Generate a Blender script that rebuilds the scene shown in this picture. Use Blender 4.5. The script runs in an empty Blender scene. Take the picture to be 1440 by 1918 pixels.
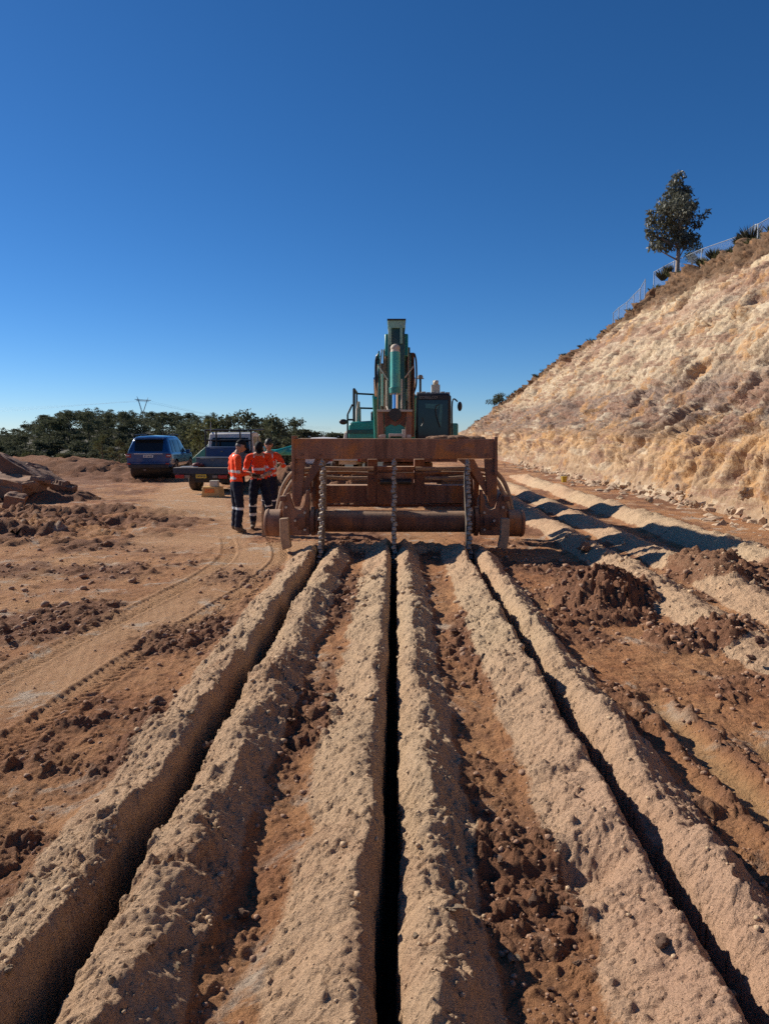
import bpy, bmesh, math, random
import numpy as np
from mathutils import Vector, Matrix, Quaternion
R = math.radians
sc = bpy.context.scene
COL = sc.collection

# ---------------------------------------------------------------- camera, sky, sun, exposure
CAMH = 1.9
PITCH, YAW, F = R(6.21), R(0.85), 1350.0
cam_d = bpy.data.cameras.new('camera'); cam = bpy.data.objects.new('camera', cam_d); COL.objects.link(cam)
cam.location = (0, 0, CAMH); cam.rotation_euler = (R(90) - PITCH, 0, YAW)
cam_d.sensor_fit = 'HORIZONTAL'; cam_d.sensor_width = 36; cam_d.lens = F / 1440 * 36
cam_d.clip_start = .05; cam_d.clip_end = 6000
sc.camera = cam
SUN_EL, SUN_AZ = R(32.5), R(27)          # azimuth: angle ahead of due left (-X towards +Y)
world = bpy.data.worlds.new('World'); sc.world = world; world.use_nodes = True
wn = world.node_tree; wn.nodes.clear()
sky = wn.nodes.new('ShaderNodeTexSky'); sky.sky_type = 'NISHITA'; sky.sun_disc = False
sky.sun_elevation = SUN_EL; sky.sun_rotation = -(R(90) - SUN_AZ)
sky.altitude = 2500; sky.air_density = 1.0; sky.dust_density = .45; sky.ozone_density = 8
hsv = wn.nodes.new('ShaderNodeHueSaturation'); hsv.inputs['Saturation'].default_value = 1.13
bg = wn.nodes.new('ShaderNodeBackground'); bg.inputs['Strength'].default_value = .079
wo = wn.nodes.new('ShaderNodeOutputWorld')
wn.links.new(sky.outputs[0], hsv.inputs['Color']); wn.links.new(hsv.outputs[0], bg.inputs[0]); wn.links.new(bg.outputs[0], wo.inputs[0])
sd = bpy.data.lights.new('sun', 'SUN'); sun = bpy.data.objects.new('sun', sd); COL.objects.link(sun)
sd.energy = 5.0; sd.angle = R(.53); sd.color = (1.0, .92, .80)
SDIR = Vector((-math.cos(SUN_AZ) * math.cos(SUN_EL), math.sin(SUN_AZ) * math.cos(SUN_EL), math.sin(SUN_EL)))
sun.rotation_euler = SDIR.to_track_quat('Z', 'Y').to_euler()
sun.location = (-20, 5, 30)
sc.view_settings.view_transform = 'Standard'; sc.view_settings.look = 'None'
sc.view_settings.gamma = 1; sc.view_settings.use_curve_mapping = False
sc.view_settings.exposure = .36
sc.cycles.use_denoising = False; sc.cycles.max_bounces = 8; sc.cycles.diffuse_bounces = 5; sc.cycles.transparent_max_bounces = 6

# camera geometry used while laying the place out in metres
_cr = Matrix.Rotation(YAW, 3, 'Z') @ Matrix.Rotation(R(90) - PITCH, 3, 'X')
def ray(px, py):
    return _cr @ Vector(((px - 720) / F, (959 - py) / F, -1))
def W(px, py, Y):
    d = ray(px, py); t = Y / d.y
    return Vector((d.x * t, Y, CAMH + d.z * t))
def G(px, py, z=0.0):
    d = ray(px, py); t = (z - CAMH) / d.z
    return Vector((d.x * t, d.y * t, z))

# ---------------------------------------------------------------- noise in numpy
_rs = np.random.RandomState(7)
_perm = _rs.permutation(4096)
_gx = np.cos(_rs.rand(4096) * 6.2832 ); _gy = np.sin(np.arccos(np.clip(_gx, -1, 1))) * np.where(_rs.rand(4096) > .5, 1, -1)
_rv = _rs.rand(4096); _rv2 = _rs.rand(4096); _rv3 = _rs.rand(4096)
def _h(i, j, s): return _perm[(_perm[(i + s * 131) & 4095] + j) & 4095]
def noise(x, y, s=0):
    xi = np.floor(x).astype(np.int64); yi = np.floor(y).astype(np.int64)
    xf = x - xi; yf = y - yi
    u = xf * xf * xf * (xf * (xf * 6 - 15) + 10); v = yf * yf * yf * (yf * (yf * 6 - 15) + 10)
    def g(a, b):
        h = _h(xi + a, yi + b, s); return _gx[h] * (xf - a) + _gy[h] * (yf - b)
    n0 = g(0, 0); n1 = g(1, 0); n2 = g(0, 1); n3 = g(1, 1)
    a = n0 + u * (n1 - n0); b = n2 + u * (n3 - n2)
    return (a + v * (b - a)) * 1.5
def fbm(x, y, o=4, s=0, g=.5):
    r = 0; a = 1; t = 0
    for k in range(o):
        r = r + a * noise(x * 2 ** k + 17.3 * k, y * 2 ** k - 9.1 * k, s + k); t += a; a *= g
    return r / t
def ridged(x, y, o=4, s=0):
    r = 0; a = 1; t = 0
    for k in range(o):
        r = r + a * (1 - np.abs(noise(x * 2 ** k + 3.3 * k, y * 2 ** k + 5.1 * k, s + k)) * 2); t += a; a *= .5
    return r / t
def clods(x, y, s=0, dens=.7):
    """domes of random size scattered one per cell, 0..1"""
    xi = np.floor(x).astype(np.int64); yi = np.floor(y).astype(np.int64)
    out = np.zeros_like(x)
    for a in (-1, 0, 1):
        for b in (-1, 0, 1):
            h = _h(xi + a, yi + b, s)
            cx = xi + a + _rv[h]; cy = yi + b + _rv2[h]
            r = .18 + .42 * _rv3[h] ** 2
            d2 = ((x - cx) ** 2 + (y - cy) ** 2) / (r * r)
            out = np.maximum(out, np.where(_rv[(h * 7) & 4095] < dens, np.sqrt(np.clip(1 - d2, 0, 1)) * r / .6, 0))
    return out
def cells(x, y, s=0, tilt=.6):
    """broken facets: every cell has its own level and its own tilt"""
    xi = np.floor(x).astype(np.int64); yi = np.floor(y).astype(np.int64)
    best = np.full(x.shape, 9.); out = np.zeros_like(x)
    for a in (-1, 0, 1):
        for b in (-1, 0, 1):
            h = _h(xi + a, yi + b, s); dx = x - (xi + a + _rv[h]); dy = y - (yi + b + _rv2[h]); d = dx * dx + dy * dy
            v = (_rv3[h] - .5) + tilt * (dx * (_rv[(h * 5) & 4095] - .5) + dy * (_rv2[(h * 3) & 4095] - .5)) * 2
            out = np.where(d < best, v, out); best = np.minimum(best, d)
    return out
def ss(a, b, x):
    t = np.clip((x - a) / (b - a), 0, 1); return t * t * (3 - 2 * t)
def blob(x, y, cx, cy, rx, ry, p=1.0):
    return np.exp(-(((x - cx) / rx) ** 2 + ((y - cy) / ry) ** 2) ** p)
# ---------------------------------------------------------------- node material helpers
def mat(name):
    m = bpy.data.materials.new(name); m.use_nodes = True
    nt = m.node_tree; b = nt.nodes['Principled BSDF']
    return m, nt, b
class NT:
    def __init__(s, nt): s.nt = nt
    def n(s, t, **k):
        o = s.nt.nodes.new(t)
        for a, v in k.items(): setattr(o, a, v)
        return o
    def l(s, a, b): s.nt.links.new(a, b)
    def noise(s, vec, scale, detail=4, rough=.55, dist=0):
        o = s.n('ShaderNodeTexNoise'); o.inputs['Scale'].default_value = scale; o.inputs['Detail'].default_value = detail
        o.inputs['Roughness'].default_value = rough; o.inputs['Distortion'].default_value = dist
        if vec is not None: s.l(vec, o.inputs['Vector'])
        return o.outputs['Fac']
    def ramp(s, fac, stops, interp='LINEAR'):
        o = s.n('ShaderNodeValToRGB'); cr = o.color_ramp; cr.interpolation = interp
        while len(cr.elements) < len(stops): cr.elements.new(.5)
        for e, (p, c) in zip(cr.elements, stops):
            e.position = p; e.color = (c[0], c[1], c[2], 1) if not isinstance(c, (int, float)) else (c, c, c, 1)
        if fac is not None: s.l(fac, o.inputs[0])
        return o.outputs[0]
    def mix(s, fac, a, b, mode='MIX'):
        o = s.n('ShaderNodeMix', data_type='RGBA', blend_type=mode)
        for v, i in ((fac, 0), (a, 6), (b, 7)):
            if isinstance(v, (int, float)): o.inputs[i].default_value = v if i == 0 else (v, v, v, 1)
            elif isinstance(v, tuple): o.inputs[i].default_value = (*v, 1)
            else: s.l(v, o.inputs[i])
        return o.outputs[2]
    def math(s, op, a, b=None, c=False):
        o = s.n('ShaderNodeMath', operation=op, use_clamp=c)
        for v, i in ((a, 0), (b, 1)):
            if v is None: continue
            if isinstance(v, (int, float)): o.inputs[i].default_value = v
            else: s.l(v, o.inputs[i])
        return o.outputs[0]
    def attr(s, name):
        return s.n('ShaderNodeAttribute', attribute_name=name).outputs['Fac']
    def pos(s): return s.n('ShaderNodeNewGeometry').outputs['Position']
    def obj(s): return s.n('ShaderNodeTexCoord').outputs['Object']
    def mapv(s, vec, scale=(1, 1, 1), rot=(0, 0, 0)):
        o = s.n('ShaderNodeMapping'); o.inputs['Scale'].default_value = scale; o.inputs['Rotation'].default_value = rot
        s.l(vec, o.inputs['Vector']); return o.outputs[0]
    def bump(s, h, dist, strength=1.0, normal=None):
        o = s.n('ShaderNodeBump'); o.inputs['Distance'].default_value = dist; o.inputs['Strength'].default_value = strength
        s.l(h, o.inputs['Height'])
        if normal is not None: s.l(normal, o.inputs['Normal'])
        return o.outputs[0]

def put(name, me, mats=(), parent=None, **props):
    o = bpy.data.objects.new(name, me); COL.objects.link(o)
    if me is not None:
        for m in mats:
            if m: me.materials.append(m)
    if parent is not None: o.parent = parent
    for k, v in props.items(): o[k] = v
    return o
def grid_mesh(name, X, Y, Z, attrs=None, smooth=True):
    nr, nc = X.shape
    co = np.stack([X, Y, Z], -1).reshape(-1, 3).astype(np.float32)
    i = np.arange(nr * nc).reshape(nr, nc)
    q = np.stack([i[:-1, :-1], i[:-1, 1:], i[1:, 1:], i[1:, :-1]], -1).reshape(-1, 4)
    return raw_mesh(name, co, q, attrs, smooth)
def raw_mesh(name, co, q, attrs=None, smooth=True):
    co = np.asarray(co, np.float32); q = np.asarray(q, np.int32)
    me = bpy.data.meshes.new(name); k = q.shape[1]
    me.vertices.add(len(co)); me.vertices.foreach_set('co', co.ravel())
    me.loops.add(q.size); me.loops.foreach_set('vertex_index', q.ravel())
    me.polygons.add(len(q)); me.polygons.foreach_set('loop_start', np.arange(0, q.size, k, dtype=np.int32))
    me.polygons.foreach_set('use_smooth', np.full(len(q), smooth, dtype=bool))
    me.update(calc_edges=True)
    for a, v in (attrs or {}).items():
        at = me.attributes.new(a, 'FLOAT', 'POINT'); at.data.foreach_set('value', np.asarray(v, np.float32).ravel())
    return me

# ---------------------------------------------------------------- the lie of the land
TR = (-1.14, -0.02, 1.13)            # the three open trenches
OLD = (3.45, 4.6, 5.75)              # an earlier pass of three
def lands(x, y):
    """height and cover of the worked ground; all in metres"""
    yy = y
    z = .05 * fbm(x / 5, y / 5, 3, 1) + .025 * fbm(x / 1.3, y / 1.3, 3, 5)
    spoil = np.zeros_like(x); trench = np.zeros_like(x); wet = np.zeros_like(x); smooth = np.zeros_like(x)
    # rough ground and compacted ground
    rn = fbm(x / 1.6, y / 1.6, 4, 11) + .35 * fbm(x / .4, y / .4, 3, 17)
    rough = ss(-.12, .28, rn)
    zone = (1.6 * blob(x, y, -7.2, 14.6, 2.6, 2.4, 2) + 1.2 * blob(x, y, -4.4, 14.6, .8, 1.3, 2) + 1.2 * blob(x, y, -10.5, 13.5, 2.6, 4.5, 2)
            + 1.1 * blob(x, y, -1.95, 4.3, .55, .8, 2) + 1.0 * blob(x, y, -2.1, 6.4, .5, .7, 2) + .8 * blob(x, y, -3.6, 8.7, .9, .5, 2)
            + .7 * blob(x, y, -5.5, 9.6, 1.4, .35, 2) + .9 * blob(x, y, -5.6, 6.3, 1.2, 1.2, 2)
            + .9 * blob(x, y, -3.2, 4.4, 1.3, .6, 2) + .9 * blob(x, y, -3.4, 7.2, .5, .9, 2) + .8 * blob(x, y, -2.2, 9.0, .45, 1.0, 2) + .8 * blob(x, y, -2.9, 3.0, 1.0, .5, 2) + .5 * blob(x, y, -12, 30, 6, 5, 2) + .6 * blob(x, y, 2.3, 9.0, 1.2, 1.3, 2))
    path = (ss(.62, .38, np.abs(x + 2.75 - .11 * (y - 5) ) - .25 * fbm(x, y / 3, 2, 31))) * (y < 12.5)
    path = np.maximum(path, ss(1.3, .8, np.abs(x + 3.2 + .28 * (y - 11))) * ss(10.5, 12.5, y))
    smooth = np.clip(path * (1 - .8 * np.clip(zone, 0, 1)), 0, 1)
    rough = np.clip(rough * .95 * (1 - smooth) + np.clip(zone, 0, 1) * ss(-.35, .1, rn), 0, 1)
    farz = ss(30, 16, y)
    lump = .6 * clods(x / .16, y / .16, 3) * (.5 + .5 * ss(22, 12, y)) + .5 * clods(x / .075, y / .075, 4) * ss(13, 7, y) + .35 * clods(x / .035, y / .035, 6) * ss(6, 3.5, y) + .5 * cells(x / .22, y / .2, 8) * ss(26, 14, y)
    lump = lump * (.55 + .45 * farz)
    z = z + rough * (.05 * lump + .035 * ridged(x / .5, y / .5, 3, 23) )
    drag = ridged((x * .95 + y * .25) / .35, (y * .95 - x * .25) / 1.6, 4, 27)
    z = z + (1 - smooth) * (.016 * lump + .022 * (drag - .5) + .014 * fbm(x / .14, y / .14, 4, 29, .6)) * (y < 40)
    # windrows of dark lumpy soil on the left
    big = np.clip(fbm(x / 1.3, y / .45, 3, 41) + .12, 0, 1)
    z = z + .27 * (big + .6 * lump) * np.clip(blob(x, y, -7.6, 14.8, 2.9, 2.6, 2) + blob(x, y, -10.5, 13.5, 2.6, 4.5, 2), 0, 1) + .16 * big * blob(x, y, -4.4, 14.4, .9, 1.3, 2)
    z = z + (.10 + .05 * lump) * blob(x, y, -7.0, 12.0, 2.4, .30, 1) + (.12 + .08 * lump) * blob(x, y, -6.6, 13.3, 2.2, .28, 1) + .16 * blob(x, y, -6.2, 16.8, 2.6, .35, 1)
    for off in (-.55, .28):                     # tyre prints
        pc = -1.85 - .085 * (y - 11) - .195 * np.sqrt((y - 11) ** 2 + 1.5) + off
        dd = (x - pc - .05 * np.sin(y * .8)) / .125; inn = ss(1.05, .9, np.abs(dd)) * ss(15, 12, y)
        z = z - inn * .014 + inn * .011 * ss(-.2, .3, np.sin((y - .10 * np.abs(dd)) * 6.283 / .085)) + .010 * np.exp(-((np.abs(dd) - 1.2) / .18) ** 2) * ss(15, 12, y)
    # machine tracks: cleat marks on the compacted strips
    cle = np.abs(((x * .95 + y * .30) / .085) % 1 - .5) * 2
    z = z + smooth * ss(14, 6, y) * (.0035 * np.sin((x * .95 + y * .11) * 42) * ss(-.1, .2, fbm(x / .4, y / 1.4, 2, 39)) + .0028 * ss(.35, .75, cle) + .008 * fbm(x / .25, y / .9, 3, 37))
    cle2 = np.abs(((y - x * .12) / .09) % 1 - .5) * 2
    flatR = blob(x, y, 2.2, 5.5, .75, .7, 2)
    z = z + flatR * .007 * ss(.3, .8, cle2 + .5 * fbm(x / .2, y / .05, 2, 44))
    # ruts in wet clay, right of the trenches
    wx = .03 * fbm(y / .6, y * 0 + 3., 2, 51)
    for rx_, wd, y0, y1 in ((1.86, .085, 2.3, 5.0), (2.28, .10, 2.0, 4.4)):
        e = ss(y1 + .25, y1 - .35, y)
        dd = (x - rx_ - wx - .05 * (4 - y)) / wd
        rut = np.exp(-np.abs(dd) ** 3.2) * e
        berm = (np.exp(-((np.abs(dd) - 1.75) / .55) ** 2)) * e
        z = z - .055 * rut + berm * (.04 + .05 * lump); wet = np.maximum(wet, rut)
        rough = np.maximum(rough, berm * .9)
    # spoil banks and trenches
    sx = x.copy()
    def bank(xc, y0, y1, hb, deep, seed, widen=1.0, broad=1.0, calm=1.0, gap0=.037):
        nonlocal z, spoil, trench
        along = ss(y0 - .6, y0 + .1, y) * ss(y1 + .25, y1 - .15, y)
        wob = .018 * noise(y / .7, y * 0 + seed, seed)
        dx = x - xc - wob
        edge = .008 * fbm(y / .12, y * 0 + seed + .5, 3, seed + 3) + .006 * noise(x / .05, y / .04, seed + 40)
        for sgn in (-1, 1):
            a = dx * sgn
            s1 = seed + (0 if sgn > 0 else 29)
            hN = hb * (1 + .46 * calm * fbm(y / .8, a / 1.2 + s1, 2, s1) + .24 * calm * noise(y / .30, a / .3 + s1 + .3, s1 + 1) + .10 * noise(y / .11, a / .10 + s1 + .3, s1 + 9))
            wx_ = widen * (broad if sgn > 0 else 1); c0 = (.185 if sgn > 0 else .125) * wx_
            c = c0 * (1 + .30 * noise(y / .55, y * 0 + s1, s1 + 2) + .14 * noise(y / .17, a / .2 + s1, s1 + 12) + .10 * fbm(y / .06, a / .06 + s1, 2, s1 + 13))
            wR = (.43 if sgn > 0 else .52) * (widen * (1 + .35 * (broad - 1)) if sgn > 0 else widen) * (1 + .22 * fbm(y / .45, a / .6 + s1, 3, s1 + 4))
            g = (gap0 + edge) * (1 if deep else .3)
            lip = .30 if deep else .55
            t_in = np.clip((a - g) / np.maximum(c - g, .02), 0, 1)
            inner = lip + (1 - lip) * np.sin(t_in * 1.5708) ** (.95 if sgn > 0 else .8)
            t_out = np.clip((a - c) / np.maximum(wR - c, .05), 0, 1)
            outer = (1 - t_out ** 1.45) ** 1.5 * (1 - .10 * np.sin(t_out * 3.14))
            prof = np.where(a < c, inner, outer)
            side = ss(-.002, .002, a - g * .98) if deep else (a > 0) * 1.0
            hh = hN * prof * along * side
            z = z * (1 - .7 * np.clip(prof, 0, 1) * along * side) + hh
            spoil = np.maximum(spoil, ss(.02, .35, prof) * along * (a > 0))
        if deep:
            gg = gap0 + edge
            tm = ss(gg + .004, gg - .004, np.abs(dx)) * ss(y1 + .1, y1 - .02, y)
            z = z * (1 - tm) + (-.85) * tm
            trench = np.maximum(trench, tm)
    for k, xc in enumerate(TR): bank(xc, -5, 11.2, (.165, .18, .18)[k], True, 60 + 70 * k, 1.0, (1.5, 1.05, 1.0)[k], 1.0, (.058, .037, .044)[k])
    for k, (xc, w, hh, y0) in enumerate(((3.12, .40, .24, 5.9), (4.02, .42, .21, 6.6), (5.25, .50, .34, 6.2))):      # windrows of an earlier pass
        dx = (x - xc - .07 * fbm(y / 2.2, y * 0 + k, 2, 310 + k)) / (w * (1 + .22 * fbm(y / .9, x / .9, 3, 320 + k)))
        pr = np.clip(1 - np.abs(dx), 0, 1) ** 1.15 * (1 - .25 * np.exp(-(dx / .25) ** 2)) * ss(y0 - 1.1, y0 + .6, y + .3 * fbm(x / .5, y / .5, 2, 330)) * ss(33, 29, y)
        z = z + hh * pr * (1 + .28 * fbm(y / .9, x / .7, 3, 340 + k) + .10 * fbm(y / .2, x / .2, 3, 343 + k)); spoil = np.maximum(spoil, ss(.02, .2, pr))
    z = z + .13 * blob(x, y, 0, 11.35, 1.5, .22, 2) * (1 + fbm(x / .3, y / .3, 3, 97)); spoil = np.maximum(spoil, blob(x, y, 0, 11.35, 1.5, .25, 2))
    z = z - .24 * blob(x, y, -10.4, 33.0, 3.2, 4.5, 2)
    # slips and steps in the banks
    slip = spoil * blob(x, y, .80, 2.85, .16, .10, 1.5)
    z = z - .10 * slip
    # earth heaps
    def heap(cx, cy, r, h, seed, ax=1.0, cover=0.0):
        nonlocal z, spoil, rough
        d = np.sqrt(((x - cx) / ax) ** 2 + (y - cy) ** 2) / r
        d = d + .26 * fbm((x - cx) / .35, (y - cy) / .35, 3, seed)
        b = np.clip(1 - d, 0, 1) ** .8
        z = z + h * b + h * .10 * b ** .5 * ridged(x / .22, y / .22, 4, seed + 5) * (d < 1) + (d < 1) * .085 * lump * np.clip(b * 3, 0, 1)
        spoil = spoil * (1 - ss(0, .2, b) * (1 - cover)); rough = np.maximum(rough, ss(0, .15, b))
    heap(2.32, 8.0, .62, .42, 400, 1.0)
    heap(2.10, 7.35, .38, .14, 410, 1.5)
    heap(4.35, 9.3, .85, .26, 420, 1.0, .35)
    heap(2.75, 6.45, .36, .12, 430, 1.5)
    heap(-10.6, 20.6, 1.5, .5, 440, 1.3)
    heap(-13.5, 18.5, 2.2, .6, 450, 1.4)
    heap(-1.6, 19.5, .9, .6, 455, 1.2); heap(-3.3, 24.5, 1.6, .95, 456, 1.3)
    heap(-12, 33, 2.4, .5, 457, 1.8); heap(-17, 34, 3, .8, 458, 1.8)
    # stony hollows between the banks
    holl = ((x > -1.0) & (x < 1.0)) * (1 - spoil) * ss(11, 9, y)
    hn = ss(-.15, .25, fbm(x / .3, y / .5, 3, 91))
    z = z + holl * hn * (.012 * lump) + holl * .012 * fbm(x / .15, y / .15, 3, 92)
    z = z + holl * .05 * (ss(2.9, 2.96, y) * ss(3.5, 3.1, y)) * (x > .2)
    rough = np.maximum(rough, holl * hn * .4)
    # grain of the crushed spoil: crumbs, and streaks running down the banks
    cr = ss(-.1, .4, fbm(x / .35, y / .5, 3, 78))
    slump = ss(.0, .3, fbm(x / .5, y / .8, 3, 181)) * (.35 + .65 * ss(-.2, -.8, x)) * spoil
    z = z + slump * (1 - trench) * (.034 * lump + .022 * cells(x / .14, y / .12, 182))
    z = z + spoil * (1 - trench) * (.016 * fbm(x / .11, y / .05, 4, 71, .62) + (.3 + cr) * .013 * clods(x / .062, y / .055, 73, .55) + .014 * clods(x / .030, y / .028, 74, .65)
             + .034 * fbm(x / .28, y / .20, 3, 76) + cr * .022 * clods(x / .13, y / .11, 75, .35) + .012 * cells(x / .10, y / .09, 79) * cr)
    rough = np.maximum(rough, slump * .8); spoil = spoil * (1 - .45 * slump)
    # small crumbs everywhere
    z = z + (1 - trench) * (.004 + .006 * rough) * fbm(x / .035, y / .035, 3, 81, .6) * ss(16, 6, y)
    pebs = clods(x / .12, y / .12, 83, .22) * (.3 + .7 * rough)
    z = z + (1 - trench) * (1 - smooth * .7) * .018 * pebs * ss(14, 8, y)
    # the land falls away beyond the pad on the left and at the far end
    fall = ss(36, 60, y + .25 * (-x) * (x < -6) * 0 + 3 * fbm(x / 9, y / 9, 2, 95))
    z = z - 5.5 * fall * ss(4, -8, x)
    fal2 = ss(95, 140, y); z = z - 4 * fal2
    return z, spoil, trench, wet, smooth, rough

def build_ground():
    # near sheet, fine enough for clods
    xs = list(np.arange(-1.85, 2.45, .0078))
    st = .0078; xr = [xs[-1]]; xl = [xs[0]]
    while xr[-1] < 9.6: st = min(st * 1.013, .10); xr.append(xr[-1] + st)
    st = .0078
    while xl[-1] > -12: st = min(st * 1.0125, .10); xl.append(xl[-1] - st)
    xs = np.array(xl[:0:-1] + xs + xr[1:])
    ys = [1.15]
    while ys[-1] < 13.0: ys.append(ys[-1] + max(.0062, .0031 * ys[-1]))
    X, Y = np.meshgrid(xs, np.array(ys))
    res = lands(X, Y)
    xs2 = list(np.arange(-9, 7.2, .055)); st = .055; xl = [xs2[0]]
    while xl[-1] > -75: st *= 1.03; xl.append(xl[-1] - st)
    xs2 = np.array(xl[:0:-1] + xs2 + list(np.arange(7.25, 10.2, .11)))
    ys2 = [ys[-1]]
    while ys2[-1] < 150: ys2.append(ys2[-1] + .0052 * ys2[-1])
    X2, Y2 = np.meshgrid(xs2, np.array(ys2))
    res2 = lands(X2, Y2)
    co = []; q = []; at = {k: [] for k in ('spoil', 'trench', 'wet', 'smooth', 'rough')}; base = 0
    # coarse sheet behind and beside the camera
    xs3 = np.arange(-60, 10.5, .5); ys3 = np.array([-30, -20, -12, -8, -5, -3, -2, -1, 0, 1.15])
    X3, Y3 = np.meshgrid(xs3, ys3); res3 = lands(X3, Y3); z3 = res3[0] - .04; res3 = (z3,) + res3[1:]
    xs4 = np.arange(-60, -11.9, .35); X4, Y4 = np.meshgrid(xs4, np.array(ys[::12] + [ys[-1]])); res4 = lands(X4, Y4)
    for X_, Y_, r in ((X, Y, res), (X2, Y2, res2), (X3, Y3, res3), (X4, Y4, res4)):
        nr, nc = X_.shape
        co.append(np.stack([X_, Y_, r[0]], -1).reshape(-1, 3))
        i = np.arange(nr * nc).reshape(nr, nc) + base
        q.append(np.stack([i[:-1, :-1], i[:-1, 1:], i[1:, 1:], i[1:, :-1]], -1).reshape(-1, 4)); base += nr * nc
        for k, v in zip(at, r[1:]): at[k].append(v.ravel())
    me = raw_mesh('ground', np.concatenate(co), np.concatenate(q), {k: np.concatenate(v) for k, v in at.items()})
    return me

def ground_material():
    m, nt, b = mat('clay_ground'); N = NT(nt); p = N.pos()
    n1 = N.noise(p, 1.1, 6, .6); n2 = N.noise(p, 9, 6, .65); n3 = N.noise(p, 60, 5, .7); n4 = N.noise(p, .35, 4, .6, .4)
    clay = N.ramp(n1, [(.3, (.26, .105, .046)), (.45, (.37, .165, .073)), (.58, (.45, .225, .105)), (.72, (.36, .14, .058))])
    clay = N.mix(N.ramp(n4, [(.42, 0.0), (.62, .75)]), clay, (.47, .26, .125))
    clay = N.mix(N.math('MULTIPLY', N.ramp(n2, [(.52, 0.), (.66, 1.)]), .55), clay, (.20, .095, .055))
    dark = N.ramp(n2, [(.3, (.14, .062, .038)), (.6, (.22, .105, .062)), (.75, (.31, .17, .105))])
    c = N.mix(N.math('MULTIPLY', N.attr('rough'), .8), clay, dark)
    sm = N.ramp(n2, [(.3, (.44, .245, .125)), (.7, (.54, .33, .18))])
    c = N.mix(N.math('MULTIPLY', N.attr('smooth'), .75), c, sm)
    # pale dried clay smears
    ws = N.noise(p, 1.7, 8, .72, .6)
    wm = N.ramp(ws, [(.55, 0.), (.63, .8)])
    wm = N.math('MULTIPLY', wm, N.math('SUBTRACT', 1., N.attr('rough'), True))
    c = N.mix(wm, c, (.50, .42, .33))
    # spoil
    s1 = N.noise(p, 2.2, 5, .6); s2 = N.noise(p, 38, 5, .75); s3 = N.noise(p, .22, 2, .5)
    sp = N.ramp(s1, [(.3, (.50, .32, .195)), (.5, (.59, .39, .24)), (.7, (.48, .29, .175))])
    sp = N.mix(N.ramp(s3, [(.42, 0.), (.6, .7)]), sp, (.58, .425, .265))
    xyz = N.n('ShaderNodeSeparateXYZ'); N.l(p, xyz.inputs[0])
    pinkm = N.math('MULTIPLY', N.ramp(xyz.outputs[0], [(.45, 0.), (.9, 1.)]), N.ramp(N.math('DIVIDE', xyz.outputs[1], 10.), [(.25, 1.), (.62, 0.)]))
    sp = N.mix(N.math('MULTIPLY', pinkm, .75), sp, (.54, .325, .215))
    sp = N.mix(N.ramp(s2, [(.55, 0.), (.75, .45)]), sp, (.28, .165, .095))
    sp = N.mix(N.ramp(N.noise(p, 130, 3, .7), [(.62, 0.), (.72, .5)]), sp, (.74, .58, .40))
    spm = N.ramp(N.math('ADD', N.attr('spoil'), N.math('MULTIPLY', N.math('SUBTRACT', n3, .5), .9)), [(.35, 0.), (.6, 1.)])
    c = N.mix(spm, c, sp)
    # cut wall of the trench: one even brown over the spoil colour
    zz = N.math('DIVIDE', N.math('SUBTRACT', .02, xyz.outputs[2]), .12, True)
    tw = N.math('MULTIPLY', zz, N.math('ADD', N.attr('trench'), 0., True))
    c = N.mix(N.math('MULTIPLY', N.attr('trench'), .9), c, (.30, .17, .095))
    c = N.mix(N.math('MULTIPLY', N.attr('wet'), .9), c, N.ramp(n2, [(.3, (.36, .20, .09)), (.7, (.44, .26, .12))]))
    N.l(c, b.inputs['Base Color'])
    rg = N.ramp(N.attr('wet'), [(0., .95), (1., .62)]); N.l(rg, b.inputs['Roughness'])
    b.inputs['Specular IOR Level'].default_value = .25
    vg = N.n('ShaderNodeTexVoronoi', feature='F1'); vg.inputs['Scale'].default_value = 42; N.l(N.mix(.12, p, N.n('ShaderNodeTexNoise').outputs['Color']) if False else p, vg.inputs['Vector'])
    bh = N.math('ADD', N.noise(p, 45, 6, .75), N.math('MULTIPLY', N.noise(p, 160, 3, .7), .4))
    nb = N.bump(bh, .028, 1.0); nb = N.bump(N.math('SUBTRACT', 1., vg.outputs['Distance']), .010, .8, nb); nb = N.bump(N.noise(p, 7, 5, .7), .03, .5, nb)
    N.l(nb, b.inputs['Normal'])
    return m
gm = ground_material()
ground = put('ground', build_ground(), [gm], kind='structure')

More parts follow.
